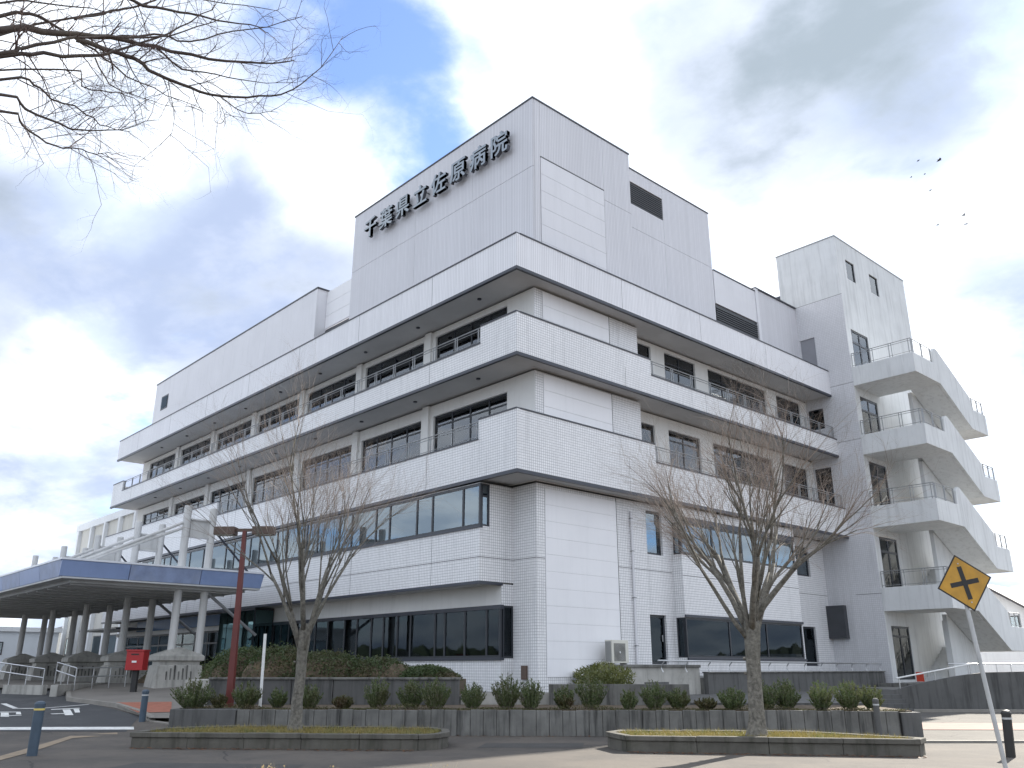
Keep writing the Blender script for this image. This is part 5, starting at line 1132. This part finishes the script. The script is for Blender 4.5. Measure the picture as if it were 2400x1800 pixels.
# dry weeds at the near kerb
for i, (s, t, lab) in enumerate(((-4.05, 13.05, 'tuft of dry straw weeds at the kerb below the slim bare tree'), (-3.2, 12.95, 'small tuft of dry weeds at the kerb beside a bigger one'), (-1.55, 13.0, 'tuft of dry weeds at the kerb below the gap between planters'))):
    mb = MB(); rng2 = random.Random(i); random.seed(30 + i); blades(mb, ST(s, t, 0.0), 60, 0.09, 0.30 if i != 1 else 0.2, 0.004, 0.9)
    for k in range(30):
        p = ST(s, t, 0) + Vector((rng2.gauss(0, 0.09), rng2.gauss(0, 0.09), rng2.uniform(0.12, 0.3))); e = Vector((rng2.gauss(0, 1), rng2.gauss(0, 1), rng2.gauss(0, 1))).normalized() * 0.014; g = e.orthogonal().normalized() * 0.012
        j = len(mb.v); mb.v += [tuple(p - e), tuple(p + g), tuple(p + e), tuple(p - g)]; mb.f.append((j, j + 1, j + 2, j + 3))
    tag(mb.build('dry_weed', 'straw'), lab, 'weed', 'dry weeds at the kerb')

# ------------------------------------------------------------------ neighbours
def house(name, label, x0, x1, y0, y1, h, m, roof='gable', wins=(), eave=0.5, rh=1.8):
    t = thing(name, label, 'house', ((x0 + x1) / 2, (y0 + y1) / 2, 0))
    bx('wall', m, t, x0, x1, y0, y1, -0.1, h)
    if roof == 'gable':
        ym = (y0 + y1) / 2
        MB().prism([(x0 - eave, y0 - eave, h), (x0 - eave, y1 + eave, h), (x0 - eave, y1 + eave, h + 0.15), (x0 - eave, ym, h + rh), (x0 - eave, y0 - eave, h + 0.15)], (x1 - x0 + 2 * eave, 0, 0)).build('roof', 'roof', t)
    elif roof == 'gable_x':
        xm = (x0 + x1) / 2
        MB().prism([(x0, y0, h), (x1, y0, h), (xm, y0, h + rh - 0.1)], (0, y1 - y0, 0)).build('gable_wall', m, t)
        for sg, xe in ((-1, x0 - eave), (1, x1 + eave)):
            sl_ = rh / ((x1 - x0) / 2); ze = h - eave * sl_
            MB().prism([(xe, y0 - eave, ze), (xm, y0 - eave, h + rh), (xm, y0 - eave, h + rh + 0.2), (xe, y0 - eave, ze + 0.16)], (0, y1 - y0 + 2 * eave, 0)).build('roof', 'roof', t)
    else: bx('roof', 'far_white', t, x0 - 0.2, x1 + 0.2, y0 - 0.2, y1 + 0.2, h, h + 0.35)
    for ax, u0, u1, z0, z1 in wins:
        if ax == 'x': w = bx('window', 'frame', t, x1 + 0.0, x1 + 0.04, u0, u1, z0, z1); bx('pane', 'glass_sky', w, x1 + 0.041, x1 + 0.05, u0 + 0.08, u1 - 0.08, z0 + 0.08, z1 - 0.08)
        else: w = bx('window', 'frame', t, u0, u1, y0 - 0.04, y0, z0, z1); bx('pane', 'glass_sky', w, u0 + 0.08, u1 - 0.08, y0 - 0.05, y0 - 0.041, z0 + 0.08, z1 - 0.08)
    return t
house('neighbour_house', 'cream house with a dark tiled gable behind the outside stair', -29.5, -20.5, 72, 80, 4.6, 'far_white', 'gable_x', [('x', 73.2, 74.4, 3.0, 4.2), ('y', -23.6, -22.9, 4.1, 5.3)], rh=3.0)
house('garden_shed', 'low pale shed roof behind the ramp wall', -13.2, -8.5, 52, 56, 2.1, 'far_white', 'flat')
house('clinic_building', 'white two storey clinic far behind the canopy', -112, -84, -12, 6, 5.4, 'far_white', 'flat', [('x', -9, -6, 3.2, 4.4), ('x', -4, -1, 3.2, 4.4), ('x', 1, 4, 3.2, 4.4)])
house('store_building', 'low store with pale blue upper panels far behind the canopy columns', -102, -80, 10, 22, 4.4, 'far_blue', 'flat', [('x', 11, 14, 2.6, 3.6), ('x', 15, 18, 2.6, 3.6), ('y', -90, -86, 2.4, 3.6)])
house('neighbour_house', 'pale house with brown window openings at the end of the drive', -98, -88, 26, 36, 5.0, 'far_beige', 'gable', [('x', 27, 29, 1, 2.6), ('y', -96, -94, 1, 2.6)])
# wooded rise on the horizon all round
mb = MB(); rng = random.Random(9); NR = 900; ring = []
for i in range(NR):
    a = 2 * math.pi * i / NR; ring.append((a, 6 + 3.0 * math.sin(a * 5 + 1) + 2.0 * math.sin(a * 11) + rng.choice((0, 0, 1, 2.5)) * rng.random() + rng.uniform(-0.5, 0.5)))
for i in range(NR):
    a0, h0 = ring[i]; a1, h1 = ring[(i + 1) % NR]; r_ = 270
    A = (r_ * math.cos(a0), r_ * math.sin(a0), -2); B2 = (r_ * math.cos(a1), r_ * math.sin(a1), -2); c0 = (r_ * 1.12 * math.cos(a0), r_ * 1.12 * math.sin(a0), h0); c1 = (r_ * 1.12 * math.cos(a1), r_ * 1.12 * math.sin(a1), h1)
    e0 = (r_ * 1.5 * math.cos(a0), r_ * 1.5 * math.sin(a0), -2); e1 = (r_ * 1.5 * math.cos(a1), r_ * 1.5 * math.sin(a1), -2)
    mb.quad(B2, A, c0, c1); mb.quad(c1, c0, e0, e1)
tag(mb.build('hills', 'ridge', None, Vector((0, 0, 0))), kind='structure')

# ------------------------------------------------------------------ birds
def bird(label, p, span, heading, flap):
    p = Vector(p); d = Vector((math.cos(heading), math.sin(heading), 0)); s = Vector((-d.y, d.x, 0)); up = Vector((0, 0, 1)); L_ = span * 0.5
    v = []; f = []
    rings = [(-0.34, 0.01), (-0.22, 0.05), (0.0, 0.085), (0.18, 0.07), (0.27, 0.045), (0.36, 0.008)]
    for u, r in rings:
        for k in range(6): a = k * math.pi / 3; v.append(tuple(p + d * u * span * 0.8 + (s * math.cos(a) + up * math.sin(a)) * r * span))
    for i in range(5):
        for k in range(6): k2 = (k + 1) % 6; f.append((i * 6 + k, i * 6 + k2, i * 6 + 6 + k2, i * 6 + 6 + k))
    for sg in (-1, 1):
        b = len(v); mid = s * sg * L_ * 0.5 + up * flap * L_ * 0.5; tip = s * sg * L_ + up * (flap * 0.35) * L_
        for q in (d * 0.14 * span, d * -0.12 * span, mid + d * -0.10 * span, tip - d * 0.14 * span, mid + d * 0.16 * span): v.append(tuple(p + q + up * 0.02 * span))
        for q in (d * 0.14 * span, d * -0.12 * span, mid + d * -0.10 * span, tip - d * 0.14 * span, mid + d * 0.16 * span): v.append(tuple(p + q))
        f += [(b, b + 1, b + 2, b + 4), (b + 2, b + 3, b + 4), (b + 9, b + 7, b + 6, b + 5), (b + 9, b + 8, b + 7), (b, b + 5, b + 6, b + 1), (b + 1, b + 6, b + 7, b + 2), (b + 2, b + 7, b + 8, b + 3), (b + 3, b + 8, b + 9, b + 4), (b + 4, b + 9, b + 5, b)]
    o = link_mesh('bird', v, f, 'bird'); tag(o, label, 'bird', 'birds wheeling in the bright sky')
BIRDS = [((-30.4, 90.0, 56.0), 0.49, 1.0, -0.5, 'bird with folded wings, topmost and leftmost of the upper flock'), ((-28.45, 90.64, 55.39), 0.91, 0.8, 0.05, 'bird with widest level wings at the top of the flock'), ((-31.34, 89.68, 54.11), 0.39, 0.9, 0.4, 'tiny bird lowest to the left in the upper flock'), ((-30.03, 90.13, 54.09), 0.39, 0.8, 0.2, 'tiny bird in the middle of the upper flock'), ((-29.76, 90.22, 51.98), 0.49, 1.1, -0.5, 'bird with arched wings alone below the upper flock'), ((-27.18, 91.03, 48.03), 0.68, 0.9, 0.5, 'bird with raised wing, upper one of the pair near the picture edge'), ((-27.12, 91.05, 46.95), 0.62, 1.4, 0.1, 'bird tilted upward, lower one of the pair near the picture edge'), ((-29.67, 90.25, 47.57), 0.49, 0.9, 0.5, 'bird flying alone to the left of the lower pair')]
for i, (p, span, hd_, fl_, lab) in enumerate(BIRDS): bird(lab, p, span, hd_, fl_)

# soften the cast edges
for o in list(C.objects):
    if o.type == 'MESH' and o.name.split('.')[0] in ('stair_parapet', 'landing_parapet', 'kerb_block', 'kerb_cap', 'concrete_panel', 'end_block', 'pedestal', 'fascia_panel', 'lamp_head', 'body', 'coping', 'casing', 'landing_edge'):
        b_ = o.modifiers.new('soft_edge', 'BEVEL'); b_.width = 0.014; b_.segments = 2; b_.limit_method = 'ANGLE'
